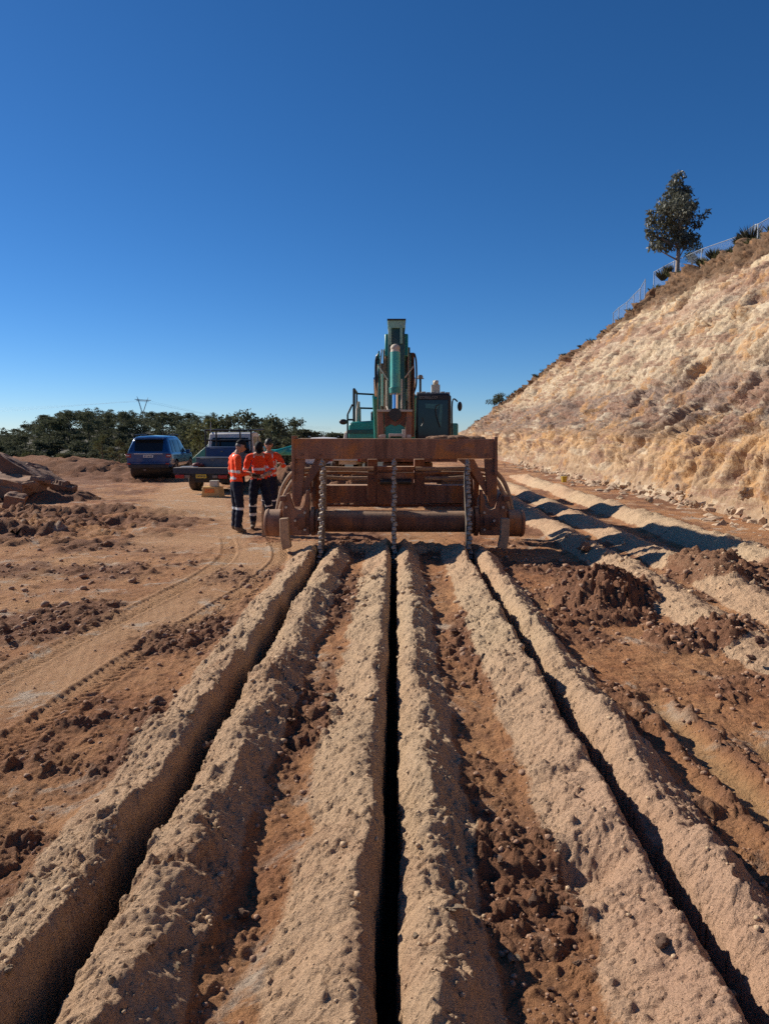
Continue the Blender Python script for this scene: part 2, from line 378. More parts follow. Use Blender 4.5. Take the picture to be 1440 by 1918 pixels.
# ---------------------------------------------------------------- the cut face on the right
_cy = np.array([-30, 0, 15, 31.2, 37.7, 45.4, 47.4, 49.3, 60, 66.6, 78.5, 88, 100, 130.])
_cxb = np.array([8.3, 8.2, 7.9, 7.9, 7.9, 7.85, 7.8, 7.8, 7.2, 6.8, 6.6, 6.6, 6.8, 7.])
_czt = np.array([10.5, 10.5, 10.4, 10.2, 10.9, 11.25, 9.8, 9.2, 7.3, 5.2, 3.5, 2.0, 1.0, .5])
_cxt = np.array([16.6, 16.6, 16.5, 16.2, 16.9, 16.9, 15.6, 15.0, 12.9, 10.85, 9.3, 8.3, 8.0, 8.0])
def cliff_xyz(y, t, disp=True):
    """t 0..1 foot to rim, 1..2 back over the plateau"""
    xb = np.interp(y, _cy, _cxb); zt = np.interp(y, _cy, _czt); xt = np.interp(y, _cy, _cxt)
    zm = np.minimum(1.85, zt * .5); xm = xb + .42; xs_ = np.minimum(xm + .75, xt); zs_ = zm + .12
    tz = np.clip(t, 0, 1)
    # foot: scree apron, bench wall, then the long batter
    k1, k2, k3 = .06, .20, .25
    xA = xb + .0; 
    x = np.interp(0, [0], [0]) + np.where(tz < k1, xb - .35 + .35 * tz / k1, np.where(tz < k2, xb + (xm - xb) * ((tz - k1) / (k2 - k1)) ** 1.3, np.where(tz < k3, xm + (xs_ - xm) * (tz - k2) / (k3 - k2), xs_ + (xt - xs_) * (tz - k3) / (1 - k3))))
    z = np.where(tz < k1, -.15 + .40 * tz / k1, np.where(tz < k2, .25 + (zm - .25) * ((tz - k1) / (k2 - k1)), np.where(tz < k3, zm + (zs_ - zm) * (tz - k2) / (k3 - k2), zs_ + (zt - zs_) * ((tz - k3) / (1 - k3)) ** .97)))
    back = np.clip(t - 1, 0, 1)
    x = x + back * 45; z = z + back * 1.0 * (1 - back) * (zt / 10)
    if not disp: return x, z
    L = (tz - k2) / (1 - k2) * 12.0 + 2
    fade = ss(.02, .12, tz) * (1 - .75 * ss(1.0, 1.03, t))
    up = np.clip(tz, 0, 1)
    # tooth marks of the digger running down the face, slightly slanted
    wp = .9 * fbm(y / 4, L / 4, 3, 499); sl = y + .30 * L + wp; sk = y + .42 * L + wp * .6
    g1 = ridged(sl / 1.9, L / 7.0, 4, 500); g2 = ridged(sk / .60, L / 3.0, 4, 510); g3 = ridged(sk / .20, L / 1.1, 3, 513)
    d = .62 * (g1 - .5) + .36 * (g2 - .5) + .13 * (g3 - .5)
    d = d + .42 * fbm(sl / 3.6, L / 3.0, 4, 520) + .55 * fbm(sl / 9, L / 8, 2, 525) + .10 * fbm(sk / .3, L / .9, 4, 522, .6)
    d = d + ss(.20, .27, tz) * (.30 * cells(sk / 1.6, L / 3.0, 700, .3) * ss(-.15, .15, fbm(y / 3.3, L / 3.3, 2, 705)) + .11 * cells(sk / .42, L / .62, 702, .5) + .06 * cells(sk / .2, L / .28, 703, .6))
    # hard layers stand proud as ledges
    zz = z + .5 * fbm(y / 9, L / 9, 2, 530)
    led = np.abs((zz / .85) % 1 - .35)
    d = d + .20 * ss(.35, .0, led) * ss(-.1, .3, fbm(y / 4, L / 3, 3, 535))
    # rubble band above the bench and rubble at the foot
    rub = np.exp(-((zz - 2.9) / .85) ** 2) * ss(-.25, .15, fbm(y / 3, L / 2, 3, 540)) + ss(.10, .02, tz) * .9 + ss(1.6, .4, zt - z) * .9
    lump = cells(y / .55, L / .4, 545, .8) + .7 * cells(y / .26, L / .2, 546, .8) + .4 * clods(y / .14, L / .14, 547, .8)
    d = d + np.clip(rub, 0, 1) * .26 * lump
    # undercut shelf where the batter meets the bench
    d = d + .30 * ss(.20, .24, tz) * ss(.34, .25, tz) * (.6 + .8 * fbm(y / 1.2, y * 0, 3, 550))
    # crumbling overhang under the rim
    d = d + .35 * ss(.93, .985, tz) * ss(1.02, .99, t) * (.3 + fbm(y / 1.1, y * 0 + 2, 3, 560)) - .2 * ss(.86, .92, tz) * ss(.96, .92, tz)
    d = d * fade * np.clip(zt / 5, .3, 1)
    x = x - .80 * d; z = z + .42 * d
    z = z + (t > .97) * .5 * fbm(y / 1.3, t * 20, 3, 570) * ss(.97, 1.0, t)
    return x, z
def build_cliff():
    ys = [-30, -20, -10, -4, 0, 3, 5, 6.5]
    while ys[-1] < 125: ys.append(ys[-1] + max(.045, .0036 * ys[-1]))
    ts = np.concatenate([np.linspace(0, .22, 60, endpoint=False), np.linspace(.22, 1.0, 250, endpoint=False), np.linspace(1, 1.06, 14, endpoint=False), np.linspace(1.06, 2, 8)])
    T, Y = np.meshgrid(ts, np.array(ys))
    X, Z = cliff_xyz(Y, T)
    zt = np.interp(Y, _cy, _czt)
    return grid_mesh('cut_face', X, Y, Z, {'below': (zt - Z) / np.clip((zt - 8.6) / 2.2, .22, 1.15), 'up': T}, True)
def cliff_material():
    m, nt, b = mat('weathered_sandstone'); N = NT(nt); p = N.pos()
    xyz = N.n('ShaderNodeSeparateXYZ'); N.l(p, xyz.inputs[0])
    # slanted coordinates: bands follow the bedding, which dips gently towards the viewer
    st = N.mapv(p, (.25, .13, .9), (R(6), 0, 0))
    nA = N.noise(st, 1.0, 5, .6, .5); nB = N.noise(st, 2.7, 6, .65, .3); nC = N.noise(p, 3.5, 6, .7); nD = N.noise(p, 18, 5, .72)
    h = N.math('ADD', xyz.outputs[2], N.math('MULTIPLY', N.math('SUBTRACT', nA, .5), 1.5))
    hh = N.math('DIVIDE', h, 12.)
    base = N.ramp(hh, [(.0, (.30, .205, .13)), (.07, (.42, .28, .165)), (.14, (.47, .285, .14)), (.185, (.17, .115, .09)), (.30, (.22, .155, .125)),
                       (.36, (.45, .345, .235)), (.55, (.49, .38, .255)), (.66, (.36, .235, .165)), (.74, (.53, .415, .27)), (.95, (.46, .33, .19))])
    c = N.mix(N.ramp(nB, [(.53, 0.), (.60, .6)]), base, (.58, .485, .35))
    c = N.mix(N.ramp(N.noise(st, 1.9, 5, .7, .8), [(.50, 0.), (.56, .85)]), c, (.25, .14, .095))
    c = N.mix(N.ramp(N.noise(p, .7, 5, .65, .6), [(.55, 0.), (.62, .7)]), c, (.46, .25, .10))
    c = N.mix(N.ramp(nC, [(.50, 0.), (.60, .75)]), c, (.28, .185, .125))
    c = N.mix(N.ramp(nD, [(.52, 0.), (.66, .35)]), c, (.64, .54, .39))
    top = N.ramp(N.math('ADD', N.math('DIVIDE', N.attr('below'), 3.), N.math('MULTIPLY', N.math('SUBTRACT', N.noise(p, 1.2, 5, .65), .5), .9)), [(.42, 1.), (.62, 0.)])
    soil = N.ramp(nC, [(.3, (.085, .052, .032)), (.55, (.15, .088, .052)), (.72, (.30, .16, .08))])
    c = N.mix(N.math('MULTIPLY', top, .95), c, soil)
    N.l(c, b.inputs['Base Color']); b.inputs['Roughness'].default_value = .95; b.inputs['Specular IOR Level'].default_value = .2
    vo = N.n('ShaderNodeTexVoronoi', feature='F1'); vo.inputs['Scale'].default_value = 3.2; vo.inputs['Randomness'].default_value = 1; N.l(N.mapv(p, (.6, 1, 1.3), (R(25), 0, 0)), vo.inputs['Vector'])
    nb = N.bump(vo.outputs['Distance'], .05, .5); nb = N.bump(N.noise(p, 6, 8, .62), .07, .8, nb)
    N.l(nb, b.inputs['Normal'])
    return m
cm = cliff_material()
cliff = put('cut_face', build_cliff(), [cm], kind='structure')
# ---------------------------------------------------------------- plain materials
def simple(name, col, rough=.6, metal=0., var=.25, scale=12, bump=0., spec=.5, dust=None, dustamt=.5, coat=0.):
    m, nt, b = mat(name); N = NT(nt); p = N.obj()
    n = N.noise(p, scale, 5, .65)
    c = N.mix(N.ramp(n, [(.35, 0.), (.65, 1.)]), tuple(v * (1 - var) for v in col), tuple(min(1, v * (1 + var)) for v in col))
    if dust:
        d = N.ramp(N.noise(p, scale * .4, 6, .7, .4), [(.5 - .3 * dustamt, 0.), (.62 + .1 * (1 - dustamt), dustamt)])
        c = N.mix(d, c, dust)
    N.l(c, b.inputs['Base Color']); b.inputs['Metallic'].default_value = metal
    b.inputs['Specular IOR Level'].default_value = spec
    N.l(N.ramp(n, [(.3, max(0., rough - .1)), (.7, min(1., rough + .1))]), b.inputs['Roughness'])
    if coat: b.inputs['Coat Weight'].default_value = coat; b.inputs['Coat Roughness'].default_value = .06
    if bump: N.l(N.bump(N.noise(p, scale * 3, 4, .7), bump), b.inputs['Normal'])
    return m
def rust_mat(name, a, b_, c_):
    m, nt, b = mat(name); N = NT(nt); p = N.pos()
    st = N.mapv(p, (4, 4, 1.1)); n = N.noise(st, 1.0, 6, .65, .3); n2 = N.noise(p, 2.3, 5, .6, .6); n3 = N.noise(p, 26, 5, .75)
    c = N.ramp(n, [(.35, a), (.62, b_)])
    c = N.mix(N.ramp(n2, [(.50, 0.), (.62, .8)]), c, c_)
    c = N.mix(N.ramp(N.noise(N.mapv(p, (7, 7, .9)), 1.3, 4, .6), [(.46, 0.), (.74, .6)]), c, (.04, .018, .012))
    nrm = N.n('ShaderNodeSeparateXYZ'); N.l(N.n('ShaderNodeNewGeometry').outputs['Normal'], nrm.inputs[0])
    top = N.math('MULTIPLY', N.ramp(nrm.outputs[2], [(.35, 0.), (.8, 1.)]), N.ramp(n3, [(.35, .5), (.6, 1.)]))
    c = N.mix(N.math('MULTIPLY', top, .85), c, (.42, .29, .19))          # dirt lies on upward faces
    N.l(c, b.inputs['Base Color']); b.inputs['Roughness'].default_value = .8; b.inputs['Metallic'].default_value = .0
    N.l(N.bump(n3, .006, .8), b.inputs['Normal'])
    return m
M = {}
M['rust'] = rust_mat('rusted_steel', (.21, .095, .058), (.33, .165, .10), (.45, .165, .038))
M['rustdark'] = rust_mat('dark_rusted_steel', (.13, .056, .036), (.22, .10, .062), (.30, .11, .04))
M['teal'] = simple('teal_paint', (.012, .27, .23), .38, 0, .15, 3, dust=(.20, .17, .12), dustamt=.35)
M['teallight'] = simple('pale_teal_paint', (.22, .46, .37), .45, 0, .12, 4, dust=(.35, .33, .24), dustamt=.4)  # paler, greyer teal than the main paint
M['tealdark'] = simple('dark_teal_paint', (.008, .085, .08), .4, 0, .2, 4, dust=(.12, .09, .06), dustamt=.4)
M['black'] = simple('black_paint', (.014, .014, .016), .45, 0, .3, 5, dust=(.10, .075, .05), dustamt=.3)
M['rubber'] = simple('rubber', (.02, .019, .018), .75, 0, .3, 9, dust=(.20, .12, .07), dustamt=.6)
M['mudrubber'] = simple('muddy_rubber', (.10, .06, .04), .85, 0, .4, 9, bump=.01, dust=(.28, .15, .08), dustamt=.8)
M['chrome'] = simple('chrome', (.75, .76, .80), .16, 1., .05, 5)
M['steel'] = simple('worn_steel', (.42, .36, .29), .6, .2, .3, 30, bump=.002, dust=(.38, .30, .22), dustamt=.5)
M['greysteel'] = simple('dirty_grey_steel', (.17, .145, .125), .6, .3, .35, 12, bump=.003, dust=(.32, .24, .17), dustamt=.6)
M['palesteel'] = simple('dusty_pale_steel', (.52, .46, .38), .7, 0, .25, 14, dust=(.45, .35, .24), dustamt=.5)
M['white'] = simple('white_paint', (.70, .69, .66), .4, 0, .08, 4, dust=(.45, .33, .22), dustamt=.4)
M['cream'] = simple('cream_paint', (.62, .56, .44), .5, 0, .1, 4, dust=(.40, .28, .18), dustamt=.45)
M['hose'] = simple('clay_caked_hose', (.30, .19, .12), .8, 0, .35, 16, dust=(.45, .31, .19), dustamt=.7)
M['orange'] = simple('orange_cotton', (.88, .085, .022), .8, 0, .12, 22, bump=.004, spec=.2)
M['navy'] = simple('navy_drill', (.012, .016, .034), .85, 0, .3, 25, bump=.004, spec=.2, dust=(.06, .05, .045), dustamt=.3)
M['reflect'] = simple('reflective_tape', (.72, .72, .68), .35, .15, .08, 30)
M['skin'] = simple('skin', (.44, .23, .155), .55, 0, .1, 20, spec=.4)
M['hair'] = simple('dark_hair', (.018, .013, .010), .6, 0, .3, 60)
M['grey_hair'] = simple('greying_hair', (.12, .11, .10), .6, 0, .4, 60)
M['cap'] = simple('black_cotton', (.012, .012, .014), .8, 0, .3, 30, spec=.2)
M['boot'] = simple('dusty_leather', (.05, .035, .025), .7, 0, .4, 20, dust=(.30, .20, .12), dustamt=.7)
M['blue'] = simple('blue_car_paint', (.006, .060, .185), .3, .35, .08, 3, coat=.8, dust=(.14, .11, .09), dustamt=.18)
M['bluegrey'] = simple('blue_vinyl', (.015, .05, .14), .5, 0, .2, 8)
M['redlamp'] = simple('red_lens', (.35, .012, .012), .2, 0, .1, 9, coat=.4)
M['clear'] = simple('clear_lens', (.55, .50, .46), .2, .2, .1, 9, coat=.4)
M['plate_w'] = simple('white_number_plate', (.65, .65, .62), .4, 0, .05, 9)
M['plate_y'] = simple('yellow_number_plate', (.72, .50, .05), .4, 0, .05, 9)
M['yellow'] = simple('yellow_plastic', (.62, .36, .10), .5, 0, .15, 9, dust=(.42, .27, .15), dustamt=.5)
M['orangebox'] = simple('orange_plastic', (.75, .20, .03), .5, 0, .15, 9)
M['wood'] = simple('raw_pine', (.46, .30, .16), .8, 0, .3, 14, bump=.004)
M['galv'] = simple('galvanised_steel', (.36, .38, .40), .4, .5, .1, 9)
M['ink'] = simple('dark_ink', (.03, .03, .05), .6, 0, .1, 9)
def glass_mat(name, col):
    m, nt, b = mat(name); b.inputs['Base Color'].default_value = (*col, 1); b.inputs['Roughness'].default_value = .07
    b.inputs['Specular IOR Level'].default_value = .35
    return m
M['glass'] = glass_mat('tinted_glass', (.012, .016, .020)); M['cabglass'] = glass_mat('blue_tinted_glass', (.010, .030, .055))
M['glintgreen'] = glass_mat('painted_glint_green', (.05, .14, .15))

# ---------------------------------------------------------------- mesh helper
class MB:
    def __init__(s): s.bm = bmesh.new()
    def box(s, c, sz, rot=None, taper=None):
        r = bmesh.ops.create_cube(s.bm, size=1)['verts']
        Mx = Matrix.Translation(c) @ (rot.to_matrix().to_4x4() if rot else Matrix()) @ Matrix.Diagonal((*sz, 1))
        if taper:
            for v in r:
                if v.co.z > 0: v.co.x *= taper[0]; v.co.y *= taper[1]
        bmesh.ops.transform(s.bm, matrix=Mx, verts=r); return s
    def cyl(s, a, b, r, r2=None, n=16, caps=True):
        a = Vector(a); b = Vector(b); d = b - a
        v = bmesh.ops.create_cone(s.bm, cap_ends=caps, segments=n, radius1=r, radius2=r if r2 is None else r2, depth=d.length)['verts']
        bmesh.ops.transform(s.bm, matrix=Matrix.Translation((a + b) / 2) @ d.to_track_quat('Z', 'Y').to_matrix().to_4x4(), verts=v); return s
    def sph(s, c, r, sz=(1, 1, 1), u=12, v=8, rot=None):
        vs = bmesh.ops.create_uvsphere(s.bm, u_segments=u, v_segments=v, radius=r)['verts']
        bmesh.ops.transform(s.bm, matrix=Matrix.Translation(c) @ (rot.to_matrix().to_4x4() if rot else Matrix()) @ Matrix.Diagonal((*sz, 1)), verts=vs); return s
    def tube(s, pts, r, n=8):
        pts = [Vector(p) for p in pts]
        if len(pts) > 2:                       # smooth it
            out = []
            for i in range(len(pts) - 1):
                p0 = pts[max(i - 1, 0)]; p1 = pts[i]; p2 = pts[i + 1]; p3 = pts[min(i + 2, len(pts) - 1)]
                for k in range(5):
                    t = k / 5; out.append(.5 * ((2 * p1) + (p2 - p0) * t + (2 * p0 - 5 * p1 + 4 * p2 - p3) * t * t + (-p0 + 3 * p1 - 3 * p2 + p3) * t ** 3))
            pts = out + [pts[-1]]
        rings = []; up = Vector((.13, .21, .97))
        for i, p in enumerate(pts):
            d = (pts[min(i + 1, len(pts) - 1)] - pts[max(i - 1, 0)]).normalized()
            x = d.cross(up).normalized(); y = d.cross(x)
            rr = r if not callable(r) else r(i / (len(pts) - 1))
            rings.append([s.bm.verts.new(p + (x * math.cos(a) + y * math.sin(a)) * rr) for a in [6.28319 * k / n for k in range(n)]])
        for a, b in zip(rings, rings[1:]):
            for k in range(n): s.bm.faces.new((a[k], a[(k + 1) % n], b[(k + 1) % n], b[k]))
        s.bm.faces.new(rings[0][::-1]); s.bm.faces.new(rings[-1]); return s
    def prism(s, poly, off):
        """poly: list of 3D points in one plane; off: extrusion vector"""
        off = Vector(off); a = [s.bm.verts.new(p) for p in poly]; b = [s.bm.verts.new(Vector(p) + off) for p in poly]
        n = len(a)
        s.bm.faces.new(a); s.bm.faces.new(b[::-1])
        for i in range(n): s.bm.faces.new((a[i], b[i], b[(i + 1) % n], a[(i + 1) % n]))
        return s
    def plate(s, px, Y, th): return s.prism([W(x, y, Y) for x, y in px], (0, th, 0))
    def quad(s, pts):
        s.bm.faces.new([s.bm.verts.new(p) for p in pts]); return s
    def patch(s, fn, nu, nv):
        g = [[s.bm.verts.new(fn(i / nu, j / nv)) for j in range(nv + 1)] for i in range(nu + 1)]
        for i in range(nu):
            for j in range(nv): s.bm.faces.new((g[i][j], g[i + 1][j], g[i + 1][j + 1], g[i][j + 1]))
        return s
    def mesh(s, name, smooth=35):
        bmesh.ops.recalc_face_normals(s.bm, faces=s.bm.faces)
        me = bpy.data.meshes.new(name); s.bm.to_mesh(me); s.bm.free()
        if smooth:
            me.polygons.foreach_set('use_smooth', [True] * len(me.polygons))
            me.set_sharp_from_angle(angle=R(smooth))
        return me
    def build(s, name, m, parent=None, bevel=0, smooth=35, **props):
        o = put(name, s.mesh(name, smooth), [m], parent, **props)
        if bevel:
            b = o.modifiers.new('bevel', 'BEVEL'); b.width = bevel; b.segments = 2; b.limit_method = 'ANGLE'; b.angle_limit = R(40)
        return o
def thing(name, label, cat, loc=(0, 0, 0), rz=0, group=None):
    o = bpy.data.objects.new(name, None); COL.objects.link(o); o.location = loc; o.rotation_euler = (0, 0, rz)
    o['label'] = label; o['category'] = cat; o.empty_display_size = .3
    if group: o['group'] = group
    return o
def tag(o, label, cat, group=None):
    o['label'] = label; o['category'] = cat
    if group: o['group'] = group
    return o
def copy_tree(o, parent=None):
    c = o.copy(); COL.objects.link(c); c.parent = parent
    for ch in [x for x in o.children]: copy_tree(ch, c)
    return c
def zg(x, y):
    """height of the ground at a spot"""
    return float(lands(np.array([[float(x)]]), np.array([[float(y)]]))[0][0, 0])
def anchor(root):
    """parts were laid out in place: keep them there under a root that is not at the origin"""
    for ch in root.children: ch.location = ch.location - root.location

# ---------------------------------------------------------------- trenching attachment
mir = lambda poly: [(1478 - x, y) for x, y in poly]
T = thing('trenching_attachment', 'wide rusty brown steel trenching frame with three toothed chain blades standing over the trenches', 'trencher', (0, 11.5, 0))
MB().plate([(546, 821), (931, 822), (931, 859), (546, 860)], 11.5, .30).build('top_beam', M['rust'], T, .008)
for q_ in ([(546, 816), (552, 816), (552, 900), (546, 900)], [(926, 818), (932, 818), (932, 890), (926, 890)]): MB().plate(q_, 11.48, .34).build('end_plate', M['rust'], T, .004)
mb = MB()
for k in range(22): mb.sph(W(790 + random.Random(k).random() * 115, 819 + random.Random(k + 50).random() * 2, 11.55 + .16 * random.Random(k + 9).random()), .03 + .04 * random.Random(k + 99).random(), (1.6, 1.1, .6), 7, 5)
mb.build('caked_mud', M['mudrubber'], T)
def hookarm(px0):
    return px0
for sd_, mm in ((-1, lambda p: p), (1, mir)):
    MB().plate(mm([(547, 860), (571, 860), (568, 900), (566, 930), (561, 949), (552, 949), (547, 935)]), 11.53, .07).build('side_arm', M['rust'], T, .006)
    MB().plate(mm([(590, 860), (622, 860), (600, 876), (580, 908), (567, 930), (567, 905)]), 11.55, .05).build('side_brace', M['rust'], T, .004)
    MB().plate(mm([(530, 1003), (530, 942), (536, 925), (540, 924), (545, 938), (550, 953), (561, 957), (569, 948), (574, 918), (579, 918), (579, 1003)]), 11.34, .14).build('hub_plate', M['rust'], T, .006)
    MB().plate(mm([(524, 929), (536, 929), (536, 939), (524, 939)]), 11.3, .08).build('pin', M['rustdark'], T, .01)
    ea, eb = W(497 if sd_ < 0 else 1478 - 497, 980, 11.45).x, W(528 if sd_ < 0 else 1478 - 528, 980, 11.45).x
    MB().cyl((ea, 11.5, .475), (eb, 11.5, .475), .215, n=30).build('drum_end', M['rust'], T, .02)
    fl = MB().cyl((ea + .03 * sd_ * -1, 11.5, .475), (ea + .055 * sd_ * -1, 11.5, .475), .225, n=30).build('end_flange', M['rustdark'], T, .004)
    for q in range(5):
        c_ = W((536, 571, 536, 571, 553)[q] if sd_ < 0 else 1478 - (536, 571, 536, 571, 553)[q], (950, 960, 992, 992, 975)[q], 11.33)
        MB().cyl(c_, c_ + Vector((0, -.025, 0)), .022, n=6).build('bolt', M['palesteel'], T)
    for q in range(4):
        c_ = W((556, 566, 556, 600)[q] if sd_ < 0 else 1478 - (556, 566, 556, 600)[q], (866, 852, 885, 852)[q], 11.49)
        MB().cyl(c_, c_ + Vector((0, -.02, 0)), .020, n=6).build('bolt', M['rustdark'], T)
    MB().plate(mm([(523, 972), (539, 971), (541, 1005), (545, 1026), (529, 1031), (524, 1005)]), 10.98, .14).build('support_foot', M['hose'], T, .012)
    MB().plate(mm([(579, 884), (612, 912), (612, 955), (596, 951), (582, 930)]), 11.8, .05).plate(mm([(583, 896), (596, 880), (601, 886), (588, 903)]), 11.7, .05).build('inner_bracket', M['rustdark'], T, .004)
    c = W(1478 - 592 if sd_ > 0 else 592, 920, 12.0)
    MB().cyl(c + Vector((-.03, 0, 0)), c + Vector((.03, 0, 0)), .33, n=28).build('idler_wheel', M['rustdark'], T, .006)
    for (ax, bx, rr) in ((560, 574, .205), (583, 590, .235), (592, 597, .20)):
        a, b = W(ax if sd_ < 0 else 1478 - ax, 980, 11.45), W(bx if sd_ < 0 else 1478 - bx, 980, 11.45)
        MB().cyl((a.x, 11.5, .50), (b.x, 11.5, .50), rr, n=26).build('drum_flange', M['rustdark'], T, .004)
    for k, (dx, w) in enumerate(((0, 0), (9, 8))):
        pts = mm([(560 + dx, 876 + w), (541 + dx * .8, 893 + w), (527 + dx * .7, 920 + w), (518 + dx * .5, 962)])
        MB().tube([W(x, y, 11.75 - .08 * k) for x, y in pts], .035, 10).build('hydraulic_hose', M['hose'], T)
    for k, y in enumerate((877, 886, 894)):
        p = mm([(560 - 6 * k, y + 4), (600, y), (650, y + (1, -1, 2)[k]), (700, y + 1)])
        MB().tube([W(a_, b_, 11.95 + .05 * k) for a_, b_ in p], (.034, .024, .030)[k], 8).build('hydraulic_pipe', M['hose'] if k != 1 else M['rust'], T)
drum = MB().cyl((-1.6, 11.5, .50), (1.62, 11.5, .50), .175, n=28).build('drive_drum', M['rustdark'], T)
MB().plate([(588, 909), (893, 909), (893, 942), (588, 942)], 12.15, .28).build('rear_beam', M['rust'], T, .008)
MB().plate([(588, 945), (893, 945), (893, 949), (588, 949)], 12.3, .05).build('lower_rail', M['rustdark'], T)
for x0, x1 in ((688, 706), (776, 795)): MB().plate([(x0, 860), (x1, 860), (x1, 943), (x0, 943)], 12.0, .45).build('mast_post', M['rustdark'], T, .006)
for q_ in ([(706, 874), (776, 874), (776, 881), (706, 881)], [(706, 886), (776, 886), (776, 898), (706, 898)]): MB().plate(q_, 11.95, .25).build('mast_crossbar', M['rust'], T, .004)
MB().plate([(706, 905), (776, 905), (776, 945), (706, 945)], 11.97, .1).build('mast_panel', M['rustdark'], T, .004)
MB().cyl(W(712, 902, 11.9), W(770, 902, 11.9), .05, n=14).build('pivot_tube', M['black'], T)
# blades: thin bars with a chain and teeth, leaning back
tooth = MB().box((0, -.018, 0), (.058, .050, .030)).prism([(-.034, -.025, .012), (.012, -.07, .022), (.02, -.02, .018)], (0, 0, .018)).mesh('tooth', 0); tooth.materials.append(M['steel'])
link = MB().box((0, 0, 0), (.050, .030, .058)).cyl((-.034, 0, 0), (.034, 0, 0), .013, n=8).mesh('chain_link', 0); link.materials.append(M['greysteel'])
for xc in TR:
    xb = xc + .005
    dirv = Vector((0, .40, 1.0)).normalized()
    f0 = Vector((xb, 10.55, -.55)); n_ = Vector((0, 1, -.40)).normalized()
    Lb = (1.44 + .55) / dirv.z
    def edge(s): return f0 + dirv * s
    poly = [edge(0), edge(Lb - .05), edge(Lb) + n_ * .06, edge(Lb) + n_ * .34, edge(Lb - .1) + n_ * .42, edge(0) + n_ * .42]
    b = MB().prism([p - Vector((.024, 0, 0)) for p in poly], (.048, 0, 0)).build('chain_blade', M['greysteel'], T, .004)
    MB().prism([p - Vector((.034, 0, 0)) + n_ * 0 for p in (edge(.1) + n_ * .14, edge(Lb - .15) + n_ * .14, edge(Lb - .15) + n_ * .26, edge(.1) + n_ * .26)], (.068, 0, 0)).build('blade_rib', M['greysteel'], b, .004)
    q = dirv.to_track_quat('Z', 'Y').to_euler() ; ang = math.atan2(-dirv.y, dirv.z)
    k = 0; s_ = .02
    rnd = random.Random(int(xc * 10) + 50)
    while s_ < Lb + .1:
        for me_, dx, dn in ((tooth, .012 * (1, -1, 0)[k % 3], -.03), (link, 0, -.004)):
            o = bpy.data.objects.new(me_.name, me_); COL.objects.link(o); o.parent = b
            pp = edge(min(s_ + (0 if me_ is tooth else .037), Lb)) + n_ * (dn + max(0, s_ - Lb) * .8)
            o.location = pp + Vector((dx, 0, 0)); o.rotation_euler = (-math.atan2(.40, 1.0), (k % 2) * math.pi, 0) if me_ is link else (-math.atan2(.4, 1) + rnd.uniform(-.2, .2), rnd.uniform(-.2, .2), rnd.uniform(-.4, .4))
        s_ += .074; k += 1
anchor(T)

# ---------------------------------------------------------------- excavator
X = thing('excavator', 'teal green tracked excavator with raised arm and black cab, behind the trenching frame', 'excavator', (.5, 19.5, 0))
# crawler tracks and lower frame
for x0 in (-1.15, 1.25):
    t = MB()
    prof = []
    for k in range(20):
        a = 6.28319 * k / 20; prof.append(((19.0 + 2.0 if math.cos(a) > 0 else 19.0 - .0) + .42 * math.cos(a), .45 + .42 * math.sin(a)))
    t.prism([(x0, y + .3, z) for y, z in prof], (.6, 0, 0))
    tr = t.build('crawler_track', M['mudrubber'], X, .01)
    sh = MB().box((0, 0, 0), (.62, .03, .05)).mesh('track_shoe', 0); sh.materials.append(M['mudrubber'])
    for k in range(13):
        o = bpy.data.objects.new('track_shoe', sh); COL.objects.link(o); o.parent = tr; o.location = (x0 + .3, 19.3 + .17 * k, .89)
        o2 = bpy.data.objects.new('track_shoe', sh); COL.objects.link(o2); o2.parent = tr
        a = R(90 + 180 * k / 12); o2.location = (x0 + .3, 19.3 + .44 * math.cos(a), .45 + .44 * math.sin(a)); o2.rotation_euler = (a, 0, 0)
MB().box((.35, 20.3, .75), (2.2, 1.6, .35)).cyl((.35, 20.3, .85), (.35, 20.3, 1.1), .7, n=24).build('undercarriage', M['rustdark'], X, .02)
hb = [W(653, 789, 18.6), W(706, 786, 18.6)]
MB().box((.35, 20.6, 1.3), (2.5, 4.0, .25)).build('deck', M['rustdark'], X, .02)
# storage box and engine side on the left
MB().prism([W(x, y, 18.6) for x, y in ((652, 822), (653, 797), (658, 790), (706, 787), (706, 822))], (0, 2.0, 0)).build('side_box', M['teal'], X, .04)
MB().plate([(652, 805), (706, 804), (706, 812), (652, 812)], 18.57, .03).build('box_seam', M['tealdark'], X, .004)
MB().box((-.55, 21.5, 1.95), (1.2, 1.8, .5)).box((1.3, 21.6, 1.95), (1.0, 1.7, .5)).build('engine_hood', M['teal'], X, .05)
MB().box((.35, 22.7, 1.6), (2.6, .7, .8)).build('counterweight', M['black'], X, .08)
# handrails
def rail(name, pts, Y, r, m='black', **k): return MB().tube([W(x, y, Y + dy) for x, y, dy in pts] if len(pts[0]) == 3 else [W(x, y, Y) for x, y in pts], r, 8).build(name, M[m], X, **k)
mb = MB()
for x0, y0, x1, y1, dy in ((663, 729, 663, 822, 0), (668, 735, 668, 800, 1.0), (663, 729, 668, 736, .5), (667, 737, 708, 739, 1.0), (668, 764, 708, 765, 1.0), (660, 757, 651, 776, 0), (651, 776, 651, 822, 0), (651, 786, 663, 786, 0), (700, 746, 708, 750, .4)):
    mb.cyl(W(x0, y0, 18.8 + (0 if y0 < 730 or dy < .1 else dy * .8)), W(x1, y1, 18.8 + (0 if dy < .1 else dy * .8)), .024 if x0 != 663 else .036, n=8)
mb.build('handrail', M['black'], X)
MB().cyl(W(671, 791, 19.5), W(671, 765, 19.5), .075, .07, n=14).cyl(W(671, 765, 19.5), W(672, 752, 19.45), .05, .03, n=12).build('exhaust_pipe', M['steel'], X)
